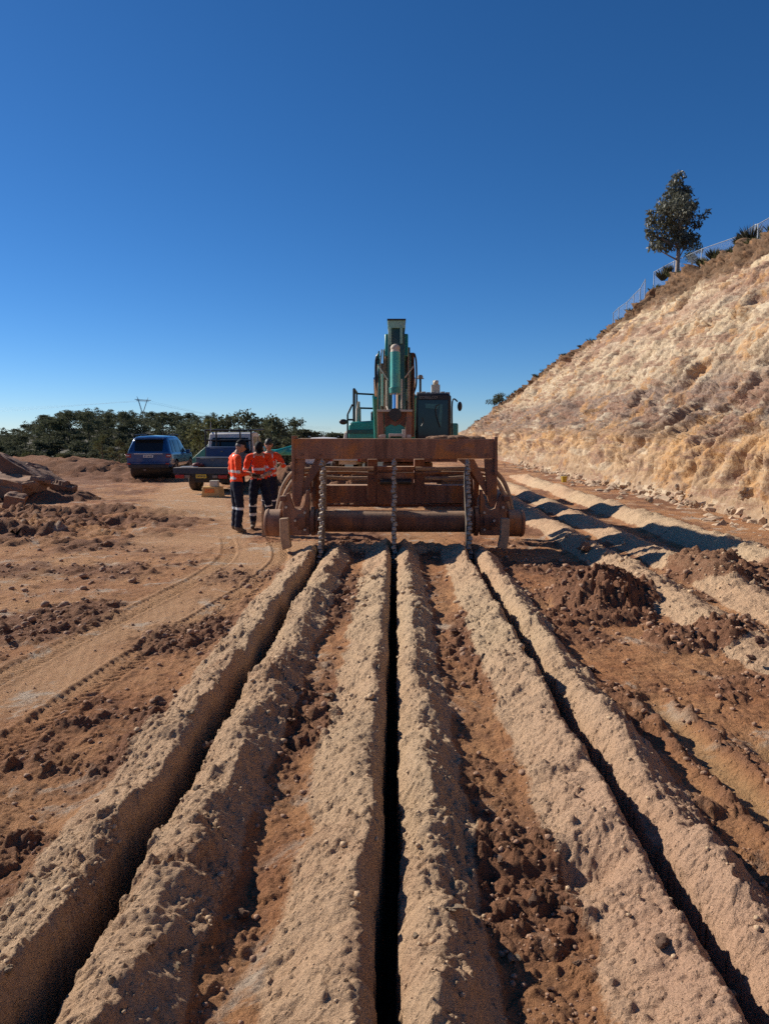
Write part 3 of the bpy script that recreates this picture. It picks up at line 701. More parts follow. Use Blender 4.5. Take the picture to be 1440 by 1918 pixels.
MB().cyl(W(698, 790, 19.4), W(698, 776, 19.4), .05, n=12).sph(W(698, 774, 19.4), .055).build('air_intake', M['black'], X)
MB().sph(W(643, 790, 18.6), .09, (1.2, .4, .8), 12, 8).cyl(W(651, 787, 18.7), W(645, 789, 18.6), .015, n=6).build('side_mirror', M['black'], X)
MB().plate([(704, 784), (709, 782), (711, 797), (706, 799)], 18.3, .02).build('hazard_marker', simple('red_white_tape', (.5, .18, .16), .5, 0, .5, 60), X)
# boom
bp = [(18.8, 1.35), (18.6, 2.1), (17.2, 3.15), (15.6, 3.72), (13.9, 3.78), (13.75, 3.35), (15.4, 3.15), (16.9, 2.35), (18.1, 1.35)]
MB().prism([(-.20, y, z) for y, z in bp], (.44, 0, 0)).build('boom', M['teal'], X, .02)
for sx in (-.44, .40):
    c = MB().cyl((sx, 18.2, 1.6), (sx, 16.7, 2.75), .085, n=16).build('boom_cylinder', M['teal'], X)
    MB().cyl((sx, 16.7, 2.75), (sx, 16.2, 3.12), .045, n=12).build('piston_rod', M['chrome'], c)
MB().cyl((.02, 16.6, 3.6), (.02, 14.9, 3.82), .09, n=16).cyl((.02, 14.9, 3.82), (.02, 13.95, 3.9), .05, n=12).build('arm_cylinder', M['teal'], X)
# stick
stk = MB()
a = [W(727, 612, 13.45), W(758, 612, 13.45), W(757, 770, 13.1), W(728, 770, 13.1)]
stk.prism([Vector((a[0].x, 13.45, a[0].z)), Vector((a[0].x, 13.85, a[0].z)), Vector((a[0].x, 13.9, 3.3)), Vector((a[0].x, 13.55, 1.7)), Vector((a[0].x, 13.3, 1.7)), Vector((a[0].x, 13.35, 3.2))], (a[1].x - a[0].x, 0, 0))
stick = stk.build('stick', M['tealdark'], X, .01)
cap_ = MB().plate([(726, 599), (759, 599), (759, 614), (726, 614)], 13.4, .5).build('stick_cap', M['teallight'], X, .01)
MB().plate([(725, 596.5), (760, 596.5), (760, 599.5), (725, 599.5)], 13.38, .54).build('cap_rim', M['black'], cap_)
for q_ in ([(729, 613), (733, 613), (733, 645), (729, 645)], [(749, 613), (754, 613), (754, 643), (749, 643)]): MB().plate(q_, 13.36, .05).build('stick_flange', M['teallight'], stick, .004)
for (x0, x1, y0, y1, m_) in ((717, 727, 655, 812, 'tealdark'), (758, 768, 650, 812, 'tealdark'), (711, 718, 680, 818, 'greysteel'), (767, 776, 660, 818, 'rustdark'), (722, 727, 664, 735, 'teallight'), (760, 763, 728, 750, 'teallight')):
    MB().plate([(x0, y0), (x1, y0), (x1, y1), (x0, y1)], 14.0 + .1 * (x0 % 3), .3).build('arm_side_plate', M[m_], X, .01)
rn = random.Random(4)
pipes = []
for k in range(15):
    left = k % 2 == 0
    x0 = rn.uniform(708, 724) if left else rn.uniform(760, 777)
    pipes.append(([(x0 + rn.uniform(-3, 3), 652 + rn.uniform(0, 18)), (x0 + rn.uniform(-2, 2), 690), (x0 + rn.uniform(-2, 2), 735), (x0 + rn.uniform(-2, 3), 770 + rn.uniform(0, 50))], rn.uniform(.010, .020), ('teal', 'black', 'hose', 'rustdark', 'palesteel')[k % 5]))
for pts, r_, m_ in pipes: MB().tube([W(x, y, 13.8 + .1 * rn.random()) for x, y in pts], r_, 6).build('pipe', M[m_], X)
for pts in ([(709, 662), (704, 672), (703, 700), (705, 725), (709, 738)], [(711, 666), (706, 676), (705, 700), (707, 722), (711, 732)], [(776, 662), (779, 675), (780, 700), (779, 722), (775, 735)]):
    MB().tube([W(x, y, 13.85) for x, y in pts], .017, 8).build('loop_hose', M['black'], X)
MB().tube([W(708, 684, 13.5), W(727, 712, 13.4)], .014, 6).tube([W(774, 686, 13.5), W(757, 708, 13.4)], .014, 6).build('tie_bar', M['palesteel'], X)
for (x0, y0, x1, y1) in ((724, 712, 724, 760), (724, 760, 728, 771), (752, 764, 749, 771), (752, 710, 752, 764), (716, 700, 716, 760)):
    MB().cyl(W(x0, y0, 13.3), W(x1, y1, 13.2), .017, n=8).build('pipe', M['teallight' if x0 == 716 else 'palesteel'], X)
# bucket cylinder
bc = MB().cyl(W(740, 660, 13.05), W(740, 727, 12.95), .088, n=24).build('bucket_cylinder', M['teallight'], X)
bc.data.materials.clear(); bc.data.materials.append(simple('sunlit_teal', (.04, .42, .36), .4, 0, .12, 6, dust=(.3, .24, .16), dustamt=.35))  # brighter teal puts the sunlight on the barrel into its colour
MB().cyl(W(740, 661, 13.05), W(740, 653, 13.06), .088, .075, n=20).sph(W(740, 652, 13.06), .085, (1, 1, .9), 16, 10).build('cylinder_eye', M['palesteel'], bc)
MB().cyl(W(740, 726, 12.95), W(740, 737, 12.94), .108, .10, n=20).build('gland', M['teal'], bc, .006)
for k in range(10):
    a = 6.28 * k / 10
    MB().cyl(W(740, 737, 12.94) + Vector((.085 * math.cos(a), .085 * math.sin(a), -.02)), W(740, 737, 12.94) + Vector((.085 * math.cos(a), .085 * math.sin(a), .012)), .013, n=6).build('bolt', M['palesteel'], bc)
MB().cyl(W(740, 736, 12.94), W(740, 775, 12.9), .050, n=20).build('piston_rod', M['chrome'], bc)
MB().cyl(W(740, 776, 12.78), W(740, 776, 13.0), .11, n=24).build('rod_pin', M['black'], bc)
# linkage above the frame
for q_ in ([(706, 771), (717, 771), (719, 822), (708, 822)], [(761, 771), (772, 771), (770, 822), (759, 822)]): MB().plate(q_, 12.8, .35).build('link_arm', M['rust'], X, .01)
MB().plate([(706, 767), (772, 767), (772, 771), (706, 771)], 12.78, .4).build('link_crossbar', M['palesteel'], X, .004)
MB().plate([(721, 786), (757, 786), (756, 816), (722, 816)], 12.86, .05).build('link_panel', M['teal'], X, .004)
MB().plate([(719, 772), (730, 772), (732, 784), (740, 790), (748, 784), (750, 772), (760, 772), (758, 800), (748, 794), (740, 798), (732, 794), (721, 800)], 12.84, .05).build('clevis', M['rustdark'], X, .004)
MB().plate([(728, 812), (753, 812), (753, 817), (731, 817), (731, 820), (728, 820)], 11.9, .06).plate([(753, 804), (760, 804), (760, 820), (753, 820)], 11.9, .1).plate([(710, 815), (722, 813), (722, 820), (710, 820)], 11.9, .1).plate([(762, 814), (770, 814), (770, 820), (762, 820)], 11.9, .1).build('quick_coupler', M['palesteel'], X, .006)
# cab
cabv = [(778, 830), (777, 742), (780, 736), (840, 736), (845, 742), (845, 830)]
cab = MB().plate(cabv, 18.3, 1.5).build('cab', M['black'], X, .05)
MB().plate([(783, 749), (839, 749), (839, 824), (783, 824)], 18.27, .02).build('windscreen', M['cabglass'], cab, .004)
MB().plate([(796, 756), (823, 756), (820, 766), (797, 764)], 18.255, .01).plate([(824, 757), (829, 757), (826, 802), (821, 785)], 18.255, .01).build('rear_window_glint', M['glintgreen'], cab)  # light through the rear window, drawn as pale green plates on the windscreen
MB().tube([W(823, 757, 18.2), W(816, 762, 18.2), (W(817, 778, 18.2)), W(824, 800, 18.2)], .012, 6).tube([W(791, 782, 18.2), W(793, 790, 18.2), W(789, 798, 18.2)], .010, 6).build('wiper', M['black'], cab)
mb = MB()
for k in range(7): mb.box(W(784 + 9 * k, 737, 18.5), (.11, .12, .07 + .03 * (k % 2)))
mb.build('roof_lamp', M['palesteel'], cab, .01)
MB().cyl(W(787, 736, 18.8), W(787, 708, 18.8), .030, n=10).build('antenna_mast', M['black'], cab)
MB().cyl(W(787, 709, 18.8), W(787, 704, 18.8), .07, n=18).cyl(W(787, 704, 18.8), W(787, 702, 18.8), .05, n=18).box(W(787, 709, 18.8), (.18, .05, .02)).build('positioning_antenna', M['greysteel'], cab)
MB().plate([(808, 720), (824, 720), (824, 735), (808, 735)], 18.7, .2).plate([(811, 712), (821, 712), (821, 721), (811, 721)], 18.75, .12).sph(W(816, 716, 18.73), .06).build('camera_unit', M['cream'], cab, .008)
MB().tube([W(847, 822, 18.2), W(847, 752, 18.2), W(857, 752, 18.2)], .020, 8).build('mirror_bracket', M['black'], cab)
MB().sph(W(861, 761, 18.2), .12, (.5, .4, 1.0), 14, 10).build('mirror', M['black'], cab)
def lettering(txt, loc, size, m, parent, rot=(R(90), 0, 0), name='lettering'):
    c = bpy.data.curves.new('text', 'FONT'); c.body = txt; c.size = size; c.extrude = .001; c.align_x = 'CENTER'; c.align_y = 'CENTER'
    o = bpy.data.objects.new('text', c); dg = bpy.context.evaluated_depsgraph_get()
    COL.objects.link(o); dg.update(); me = bpy.data.meshes.new_from_object(o.evaluated_get(bpy.context.evaluated_depsgraph_get()))
    bpy.data.objects.remove(o); bpy.data.curves.remove(c)
    q = put(name, me, [m], parent); q.location = loc; q.rotation_euler = rot; return q
lettering('KOBELCO', W(802, 744.5, 18.245), .10, simple('pale_decal', (.26, .25, .24), .6), cab)
anchor(X)
# ---------------------------------------------------------------- vehicles
def wheel(parent, c, r=.39, w=.26, m='rubber', rim='greysteel'):
    x, y, z = c
    pr = [(r * .62, -w / 2), (r * .93, -w / 2), (r, -w * .36), (r, w * .36), (r * .93, w / 2), (r * .62, w / 2)]
    mb = MB(); n = 28; rings = []
    for k in range(n):
        a = 6.28319 * k / n; rings.append([mb.bm.verts.new((o, math.cos(a) * q, math.sin(a) * q)) for q, o in pr])
    for k in range(n):
        A, B = rings[k], rings[(k + 1) % n]
        for j in range(len(pr)): mb.bm.faces.new((A[j], A[(j + 1) % len(pr)], B[(j + 1) % len(pr)], B[j]))
    t = mb.build('wheel', M[m], parent); t.location = c
    MB().cyl((-w * .38, 0, 0), (w * .38, 0, 0), r * .63, n=24).cyl((-w * .45, 0, 0), (w * .45, 0, 0), r * .18, n=12).build('rim', M[rim], t, .004)
    return t
def car_surface(st):
    """st: stations (y, half width scale, belt z, roof z, roof half width, tilt); returns S(y, v) on the right side"""
    ys = [s[0] for s in st]
    def S(y, v):
        g = lambda k: float(np.interp(y, ys, [s[k] for s in st]))
        hw, belt, roof, rw = g(1), g(2), g(3), g(4)
        P = [(.80 * hw, .46), (.93 * hw, .50), (.985 * hw, .66), (hw, .82), (.975 * hw, belt - .03), (.955 * hw, belt), ((.955 * hw * .45 + rw * .55), belt + (roof - belt) * .52), (rw, belt + (roof - belt) * .86), (rw * .88, roof - .015), (0, roof + .015)]
        V = [0, .06, .2, .36, .5, .55, .72, .86, .92, 1.0]
        x = float(np.interp(v, V, [p[0] for p in P])); z = float(np.interp(v, V, [p[1] for p in P]))
        return x, z
    return S
def make_suv(root, paint, prefix=''):
    # y: 0 rear .. 4.85 front
    st = [(0, .90, 1.12, 1.70, .66), (.12, .945, 1.12, 1.79, .70), (.5, .965, 1.11, 1.83, .72), (1.5, .97, 1.09, 1.85, .73), (2.4, .97, 1.07, 1.83, .72), (2.9, .97, 1.06, 1.70, .70),
          (3.45, .965, 1.05, 1.22, .72), (3.6, .965, 1.05, 1.12, .74), (4.3, .95, 1.02, 1.07, .70), (4.7, .88, .92, .98, .62), (4.85, .78, .80, .86, .50)]
    S = car_surface(st)
    def tail(z): return .30 * max(0, (z - 1.12) / .7) ** 1.1 + (.05 if z < .45 else 0) - (.05 if .5 < z < .72 else 0)
    def P(y, v, side=1, off=0):
        x, z = S(y, v); f = max(0, 1 - y / .8)
        return Vector((side * (x + off * (1 if v < .9 else .2)), y + tail(z) * f, z + (off if v > .85 else 0)))
    mb = MB(); ny, nv = 60, 40
    yl = [4.85 * (k / ny) for k in range(ny + 1)]
    rows = []
    for y in yl:
        L = [P(y, j / nv, -1) for j in range(nv)]; Rr = [P(y, j / nv, 1) for j in range(nv, -1, -1)]
        rows.append([mb.bm.verts.new(p) for p in L + Rr])
    # wheel arches are cut as missing faces
    for a, b, y in zip(rows, rows[1:], yl):
        for j in range(len(a) - 1):
            c = (a[j].co + b[j].co + a[j + 1].co + b[j + 1].co) / 4
            if abs(c.x) > .7 and (math.hypot(c.y - .98, c.z - .40) < .455 or math.hypot(c.y - 3.85, c.z - .40) < .455): continue
            mb.bm.faces.new((a[j], a[j + 1], b[j + 1], b[j]))
    n = len(rows[0]); half = n // 2
    for row in (rows[0], rows[-1]):
        for j in range(half): 
            if j + 1 < n - 1 - j - 1 + 1 and row[j] != row[n - 1 - j]:
                q = [row[j], row[j + 1], row[n - 2 - j], row[n - 1 - j]]
                q = list(dict.fromkeys(q))
                if len(q) > 2:
                    try: mb.bm.faces.new(q)
                    except ValueError: pass
    body = mb.build('body', paint, root, smooth=40)
    MB().box((0, 2.4, .50), (1.5, 4.2, .2)).build('chassis', M['black'], root)
    for y in (.98, 3.85):
        MB().cyl((-.80, y, .42), (.80, y, .42), .46, n=28).build('wheel_arch_lining', M['black'], root)
        for s in (-1, 1): wheel(root, (s * .83, y, .39))
    # glass
    def tp(u, v):            # rear window
        z = 1.19 + .50 * v; hw = float(np.interp(z, [1.15, 1.45, 1.70], [.80, .72, .64])); x = (2 * u - 1) * hw
        return Vector((x, tail(z) - .012 + .0 * x * x + .02 * abs(x), z))
    MB().patch(tp, 12, 5).build('rear_window', M['glass'], root)
    for s in (-1, 1):
        for y0, y1, w0 in ((.42, .98, 0), (1.06, 1.92, 0), (2.0, 2.98, 1)):
            def fn(u, v):
                y = y0 + (y1 - y0) * u
                if w0: y = y0 + (y1 - y0) * u * (1 - .42 * v)
                if y0 == .42: y = y0 + (y1 - y0) * (1 - (1 - u) * (1 - .25 * v))
                return P(y, .565 + .26 * v, s, .010)
            MB().patch(fn, 6, 5).build('side_window', M['glass'], root)
        MB().box((s * .84, 1.15 * 0 + .02, 1.0), (.22, .10, .15)).build('tail_light', M['redlamp'], root, .02)
        MB().box((s * .86, -.012, 1.0), (.15, .09, .05)).build('reversing_light', M['clear'], root, .01)
        MB().box((s * .80, -.09, .66), (.14, .06, .06)).build('bumper_reflector', M['redlamp'], root, .01)
        MB().box((s * 1.06, 2.85, 1.12), (.20, .13, .17)).build('door_mirror', paint, root, .03)
        MB().tube([(s * .70, .5, 1.87), (s * .70, 1.5, 1.90), (s * .70, 2.5, 1.88)], .022, 8).build('roof_rail', M['black'], root)
        for y in (1.35, 2.25): MB().box((s * .985, y, .98), (.03, .18, .035)).build('door_handle', paint, root, .008)
    def ws(u, v):
        y = 3.42 - .62 * v; z = 1.14 + .56 * v; return Vector(((2 * u - 1) * (.74 - .10 * v), y + .02, z + .03))
    MB().patch(ws, 10, 4).build('windscreen', M['glass'], root)
    MB().box((0, -.045, .56), (1.66, .14, .18)).build('rear_bumper', M['black'], root, .03)
    MB().box((0, .10, 1.745), (1.22, .26, .035)).build('spoiler', paint, root, .012)
    pl = MB().box((0, -.045, .98), (.42, .02, .12)).build('number_plate', M['plate_w'], root, .004)
    for k in range(6): MB().box((-.15 + .06 * k, -.058, .98), (.032, .004, .06)).build('plate_mark', M['ink'], pl)
    MB().box((0, -.02, 1.08), (1.2, .03, .03)).build('trim_strip', M['chrome'], root, .006)
    MB().box((-.15, -.06, .40), (.10, .12, .05)).build('tow_hitch', M['greysteel'], root)
    return root
rA = thing('suv', 'deep blue four wheel drive car parked beside the tray truck, seen from behind', 'car', W(279, 880, 30.6) * 1, R(4.0))
rA.location.z = zg(rA.location.x, rA.location.y + 1.) - .03
make_suv(rA, M['blue'])

def box_cab(root, paint, y0, y1, w, zb, zt, windows=True):
    """upright cab of a utility: y0 rear .. y1 windscreen foot"""
    poly = [(y0, zb), (y0 + .02, 1.30), (y0 + .10, zt - .05), (y0 + .25, zt), (y1 - .75, zt), (y1 - .62, zt - .06), (y1 - .15, 1.25), (y1, 1.2), (y1 + 1.1, 1.12), (y1 + 1.2, 1.0), (y1 + 1.25, .55), (y1 + 1.1, .50), (y1, zb)]
    b = MB().prism([(-w / 2, y, z) for y, z in poly], (w, 0, 0))
    for v in b.bm.verts:
        if v.co.z > 1.3: v.co.x *= 1 - .10 * (v.co.z - 1.3) / (zt - 1.3)
    b.build('cab_body', paint, root, .03)
    if windows:
        MB().quad([(-w * .42, y0 + .004, 1.25), (w * .42, y0 + .004, 1.25), (w * .38, y0 + .066, zt - .19), (-w * .38, y0 + .066, zt - .19)]).build('rear_window', M['glass'], root, smooth=0)
        for s in (-1, 1):
            xx = lambda z: s * (w / 2 * (1 - .10 * (z - 1.3) / (zt - 1.3)) + .006)
            for a, b_ in ((y0 + .16, y0 + .52), (y0 + .62, y1 - .55)):
                MB().quad([(xx(1.28), a, 1.28), (xx(1.28), b_ + .22 * (b_ > y1 - .6), 1.28), (xx(zt - .15), b_, zt - .15), (xx(zt - .15), a + .03, zt - .15)]).build('side_window', M['glass'], root, smooth=0)
            MB().box((s * (w / 2 + .14), y1 - .25, 1.35), (.16, .08, .26)).build('door_mirror', M['black'], root, .02)
# tray truck
uo = W(377, 890, 23.0); uo.z = zg(uo.x, uo.y) - .02
U = thing('tray_truck', 'white utility truck with flat dark tray, black headboard rack and blue toolboxes', 'utility truck', uo, R(-9))
MB().box((0, 1.15, .80), (1.86, 2.3, .09)).build('tray_deck', M['greysteel'], U, .008)
MB().box((0, -.01, .745), (1.88, .05, .19)).box((.93, 1.15, .745), (.04, 2.3, .17)).box((-.93, 1.15, .745), (.04, 2.3, .17)).build('tray_side', simple('dark_blue_grey_paint', (.03, .035, .05), .5, 0, .2, 5), U, .006)
for s in (-1, 1):
    MB().box((s * .73, -.005, .56), (.30, .05, .12)).build('tail_light', M['redlamp'], U, .01)
    MB().box((s * .47, -.005, .56), (.18, .05, .10)).build('reversing_light', M['greysteel'], U, .01)
    wheel(U, (s * .74, 1.25, .38), .38, .24, 'rubber'); wheel(U, (s * .80, 3.98, .38), .39, .25, 'rubber')
pl = MB().box((0, -.01, .57), (.36, .02, .12)).build('number_plate', M['plate_y'], U, .004)
for k in range(6): MB().box((-.125 + .05 * k, -.022, .57), (.027, .004, .06)).build('plate_mark', M['ink'], pl)
MB().box((0, 2.2, .55), (.7, 4.2, .16)).box((0, .95, .38), (1.5, .14, .14)).box((0, .1, .62), (1.5, .12, .12)).build('chassis', M['black'], U)
box_cab(U, M['white'], 2.45, 3.85, 1.74, .55, 1.98)
fr = MB()
for x in (-.86, -.45, .45, .86): fr.cyl((x * .98, 2.32, .82), (x * .98, 2.32, 2.05), .032, n=8)
for z in (1.30, 2.05, 1.70): fr.cyl((-.86, 2.32, z), (.86, 2.32, z), .03, n=8)
for x in (-.85, .85): fr.cyl((x, 2.32, 2.05), (x, 3.6, 2.08), .022, n=8)
for y in (2.7, 3.2, 3.6): fr.cyl((-.85, y, 2.065), (.85, y, 2.065), .018, n=8)
fr.build('headboard_rack', M['black'], U)
MB().tube([(-.6, 2.30, 1.3), (-.63, 2.26, 1.8), (-.61, 2.28, 2.35)], .008, 5).build('aerial', M['white'], U)
ud = U.matrix_basis
def on_tray(x, y, z): return U.location + Matrix.Rotation(R(-9), 3, 'Z') @ Vector((x, y, z))
def box_thing(name, label, cat, c, sz, m, rz=0., lid=None, group=None):
    t = thing(name, label, cat, c, rz, group)
    MB().box((0, 0, sz[2] / 2), sz).build('box', m, t, .012)
    MB().box((0, 0, sz[2] + .015), (sz[0] * 1.03, sz[1] * 1.03, .035)).build('lid', lid or m, t, .008)
    MB().box((0, -sz[1] / 2 - .01, sz[2] * .8), (.10, .02, .04)).build('latch', M['greysteel'], t)
    return t
box_thing('toolbox', 'long grey metal toolbox lying across the tray behind the orange shirted man', 'toolbox', on_tray(.18, .75, .85), (1.15, .5, .28), simple('grey_box', (.09, .10, .12), .5, 0, .2, 6), R(-9))
box_thing('storage_case', 'large dark blue storage case against the truck cab', 'case', on_tray(.12, 1.75, .85), (1.15, .62, .60), M['bluegrey'], R(-9))
MB_ = MB().sph((0, 0, .07), .12, (1.3, .8, .65), 12, 8).sph((.14, .03, .06), .08, (1.2, .9, .7), 10, 6)
b_ = MB_.build('bag', simple('dark_red_nylon', (.13, .02, .018), .6, 0, .4, 12), None); b_.location = on_tray(-.30, .35, .845)
tag(b_, 'small dark red bag lying on the truck tray', 'bag')
MB_ = MB().box((0, 0, .015), (.30, .2, .03)).box((.3, .05, .02), (.18, .15, .035))
b_ = MB_.build('rag', M['white'], None, .006); b_.location = on_tray(-.62, .25, .845); tag(b_, 'white rags on the left end of the truck tray', 'rag')
# yellow step stool with box on top
so = W(399, 918, 21.6); so.z = zg(so.x, so.y) - .01
S_ = thing('step_stool', 'tan yellow plastic step stool standing behind the truck tray', 'stool', so, R(-8))
MB().prism([(-.30, -.2, 0), (-.25, -.2, .30), (.25, -.2, .30), (.30, -.2, 0)], (0, .4, 0)).build('shell', M['yellow'], S_, .012)
MB().box((0, 0, .31), (.52, .42, .03)).build('tread', M['yellow'], S_, .01)
MB().box((-.03, -.205, .21), (.30, .02, .12)).build('opening', M['orangebox'], S_, .006)
so2 = so + Vector((.05, 0, .328))
b_ = MB().box((0, 0, .09), (.24, .24, .18)).build('instrument_box', M['cream'], None, .01); b_.location = so2
tag(b_, 'small cream box standing on the yellow step stool', 'box')
# white vehicles behind the frame
r2 = thing('parked_car', 'white four wheel drive car seen below the rusty top beam, left half', 'car', W(604, 870, 33.5), R(3)); r2.location.z = zg(r2.location.x, 35) - .12
make_suv(r2, M['white'])
uo2 = W(672, 870, 33); uo2.z = zg(uo2.x, uo2.y) + .05
U2 = thing('white_truck', 'cream white work truck seen below the rusty top beam next to the excavator', 'truck', uo2, R(-14))
box_cab(U2, M['cream'], .3, 1.9, 1.8, .55, 1.95)
MB().box((0, -.9, .85), (1.8, 2.2, .35)).box((0, .6, .6), (.8, 4.6, .2)).build('tray', M['cream'], U2, .01)
for s in (-1, 1):
    wheel(U2, (s * .78, -.9, .38), .38); wheel(U2, (s * .78, 2.4, .38), .38)
    MB().box((s * .7, -2.02, .7), (.25, .04, .12)).build('tail_light', M['redlamp'], U2)
# far teal machine behind the tray truck
eo = W(392, 860, 40); eo.z = zg(eo.x, eo.y) - .3
E2 = thing('distant_excavator', 'small teal excavator parked beyond the tray truck, only its arm showing', 'excavator', eo, R(0))
MB().prism([(-1.1, 0, .9), (-1.0, 0, 1.15), (.5, 0, 2.45), (.9, 0, 2.5), (.9, 0, 2.2), (.6, 0, 2.1), (-.6, 0, .9)], (0, .35, 0)).build('arm', M['teal'], E2, .02)
MB().box((1.9, .3, 1.3), (2.0, 2.2, 1.1)).build('engine_hood', M['teal'], E2, .08)
MB().box((2.0, .3, .4), (2.2, 2.4, .7)).build('crawler_track', M['mudrubber'], E2, .15)
MB().box((1.0, -.2, 1.8), (.8, .9, 1.3)).build('cab', M['glass'], E2, .05)
eo = W(524, 866, 36); eo.z = zg(eo.x, eo.y)
p_ = MB().cyl((-.9, 0, .95), (1.0, .2, 1.0), .16, n=16).cyl((-.2, -.5, .95), (.6, .6, 1.2), .14, n=16).build('poly_pipe', M['teal'], None); p_.location = eo
tag(p_, 'teal pipes piled behind the third man', 'pipe')
# ---------------------------------------------------------------- stake, bucket
st = MB().prism([(-.035, 0, -.2), (.035, 0, -.2), (.035, 0, .42), (0, 0, .60), (-.035, 0, .42)], (0, .03, 0)).build('survey_stake', M['wood'], None, .002)
p = W(494, 985, 13.0); st.location = (p.x, 13.0, zg(p.x, 13.0)); st.rotation_euler = (0, R(-1), R(6))
tag(st, 'pointed wooden survey stake beside the second man and the frame end', 'stake')
p = W(1056, 908, 28.5); bk = thing('bucket', 'small yellow bucket at the foot of the cut face', 'bucket', (p.x, 28.5, zg(p.x, 28.5)))
MB().cyl((0, 0, 0), (0, 0, .24), .09, .12, n=18).build('pail', simple('bright_yellow_plastic', (.50, .34, .03), .6), bk)
MB().tube([(-.12, 0, .24), (0, 0, .29), (.12, 0, .24)], .008, 5).build('handle', M['galv'], bk)

# ---------------------------------------------------------------- people
def seg_d(P, a, b):
    a = np.array(a); b = np.array(b); d = b - a; t = np.clip(((P - a) @ d) / (d @ d + 1e-9), 0, 1)
    return np.linalg.norm(P - (a + t[:, None] * d), axis=1), t
def person(loc, rz, label, J, headrot, cover='cap', hairm='hair', scale=1.0):
    """J: dict of joints in metres, facing +Y"""
    V = []; Ed = []; Rd = []; idx = {}
    def add(n, co, r, par=None):
        idx[n] = len(V); V.append(co); Rd.append(r if isinstance(r, tuple) else (r, r))
        if par: Ed.append((idx[par], idx[n]))
    add('pelvis', J['pelvis'], (.155, .115)); add('waist', J['waist'], (.148, .112), 'pelvis'); add('chest', J['chest'], (.172, .125), 'waist')
    add('collar', J['collar'], (.105, .085), 'chest'); add('neck', J['neck'], (.056, .058), 'collar'); add('skull', J['skull'], (.052, .055), 'neck')
    for s in 'LR':
        g = -1 if s == 'L' else 1
        add('sh' + s, J['sh' + s], .078, 'collar'); add('ua' + s, [(a * .5 + b * .5) for a, b in zip(J['sh' + s], J['el' + s])], .064, 'sh' + s)
        add('el' + s, J['el' + s], .052, 'ua' + s); add('fa' + s, [(a * .55 + b * .45) for a, b in zip(J['el' + s], J['wr' + s])], .049, 'el' + s)
        add('wr' + s, J['wr' + s], (.034, .030), 'fa' + s)
        w = Vector(J['wr' + s]); hd = (w - Vector(J['el' + s])).normalized()
        hd = (hd + Vector(J.get('hd' + s, (0, 0, 0)))).normalized(); side = hd.cross(Vector((0, 0, 1))).normalized(); 
        palm = w + hd * .075; add('pa' + s, list(palm), (.040, .020), 'wr' + s)
        for k, (o, ln) in enumerate(((-.028, .062), (-.010, .072), (.009, .068), (.027, .052))):
            b0 = palm + side * o * .9 + hd * .015; b1 = b0 + hd * ln * .55 + Vector((0, 0, -.004)); b2 = b1 + hd * ln * .35 + Vector((0, 0, -.022))
            add(f'f{k}a{s}', list(b0), .011, 'pa' + s); add(f'f{k}b{s}', list(b1), .0098, f'f{k}a{s}'); add(f'f{k}c{s}', list(b2), .0085, f'f{k}b{s}')
        t0 = w + hd * .03 - side * .038 * g; t1 = t0 + hd * .04 - side * .018 * g
        add('t0' + s, list(t0), .013, 'wr' + s); add('t1' + s, list(t1), .010, 't0' + s)
        add('hp' + s, J['hp' + s], (.112, .115), 'pelvis'); add('th' + s, [(a * .5 + b * .5) for a, b in zip(J['hp' + s], J['kn' + s])], .098, 'hp' + s)
        add('kn' + s, J['kn' + s], .080, 'th' + s); add('sn' + s, [(a * .5 + b * .5) for a, b in zip(J['kn' + s], J['an' + s])], .080, 'kn' + s)
        add('an' + s, J['an' + s], .070, 'sn' + s); add('he' + s, [J['an' + s][0], J['an' + s][1] - .03, .05], .046, 'an' + s)
        a = Vector(J['an' + s]); t = Vector(J['to' + s]); m_ = (a + t) / 2
        add('mf' + s, [m_.x, m_.y, .052], (.048, .042), 'an' + s); add('to' + s, J['to' + s], (.046, .032), 'mf' + s)
    me = bpy.data.meshes.new('tmp'); me.from_pydata([tuple(v) for v in V], Ed, [])
    o = bpy.data.objects.new('tmp', me); COL.objects.link(o)
    sk = o.modifiers.new('skin', 'SKIN'); sk.use_smooth_shade = True; sk.branch_smoothing = .35
    for i, r in enumerate(Rd): me.skin_vertices[0].data[i].radius = r
    me.skin_vertices[0].data[0].use_root = True
    ss_ = o.modifiers.new('sub', 'SUBSURF'); ss_.levels = 2; ss_.render_levels = 2
    dg = bpy.context.evaluated_depsgraph_get(); dg.update()
    full = bpy.data.meshes.new_from_object(o.evaluated_get(dg)); bpy.data.objects.remove(o)
    bm = bmesh.new(); bm.from_mesh(full)
    # head
    hc = Vector(J['skull']) + headrot.to_matrix() @ Vector((0, .02, .075)); nb = len(bm.verts)
    hv = bmesh.ops.create_uvsphere(bm, u_segments=28, v_segments=20, radius=1)['verts']
    for v in hv:
        x, y, z = v.co
        X_ = x * .077 * (1 - .28 * max(0, -z) ** 1.3); Z_ = z * .122; Y_ = y * .098 * (1 - .18 * max(0, -z) * (y < 0))
        if y > .3: Y_ += .010 * math.exp(-((z + .75) / .22) ** 2) + .026 * math.exp(-((z + .18) / .20) ** 2 - (x / .20) ** 2) - .010 * math.exp(-((z - .12) / .12) ** 2 - ((abs(x) - .42) / .20) ** 2) + .006 * math.exp(-((z + .48) / .07) ** 2 - (x / .35) ** 2)
        if abs(x) > .86 and abs(z + .05) < .28 and abs(y) < .3: X_ += .016 * (1 if x > 0 else -1)
        v.co = hc + headrot.to_matrix() @ Vector((X_, Y_, Z_))
    hset = set(hv)
    bm.normal_update()
    names = ['navy', 'orange', 'reflect', 'skin', 'boot', hairm]
    fc = np.array([f.calc_center_median() for f in bm.faces])
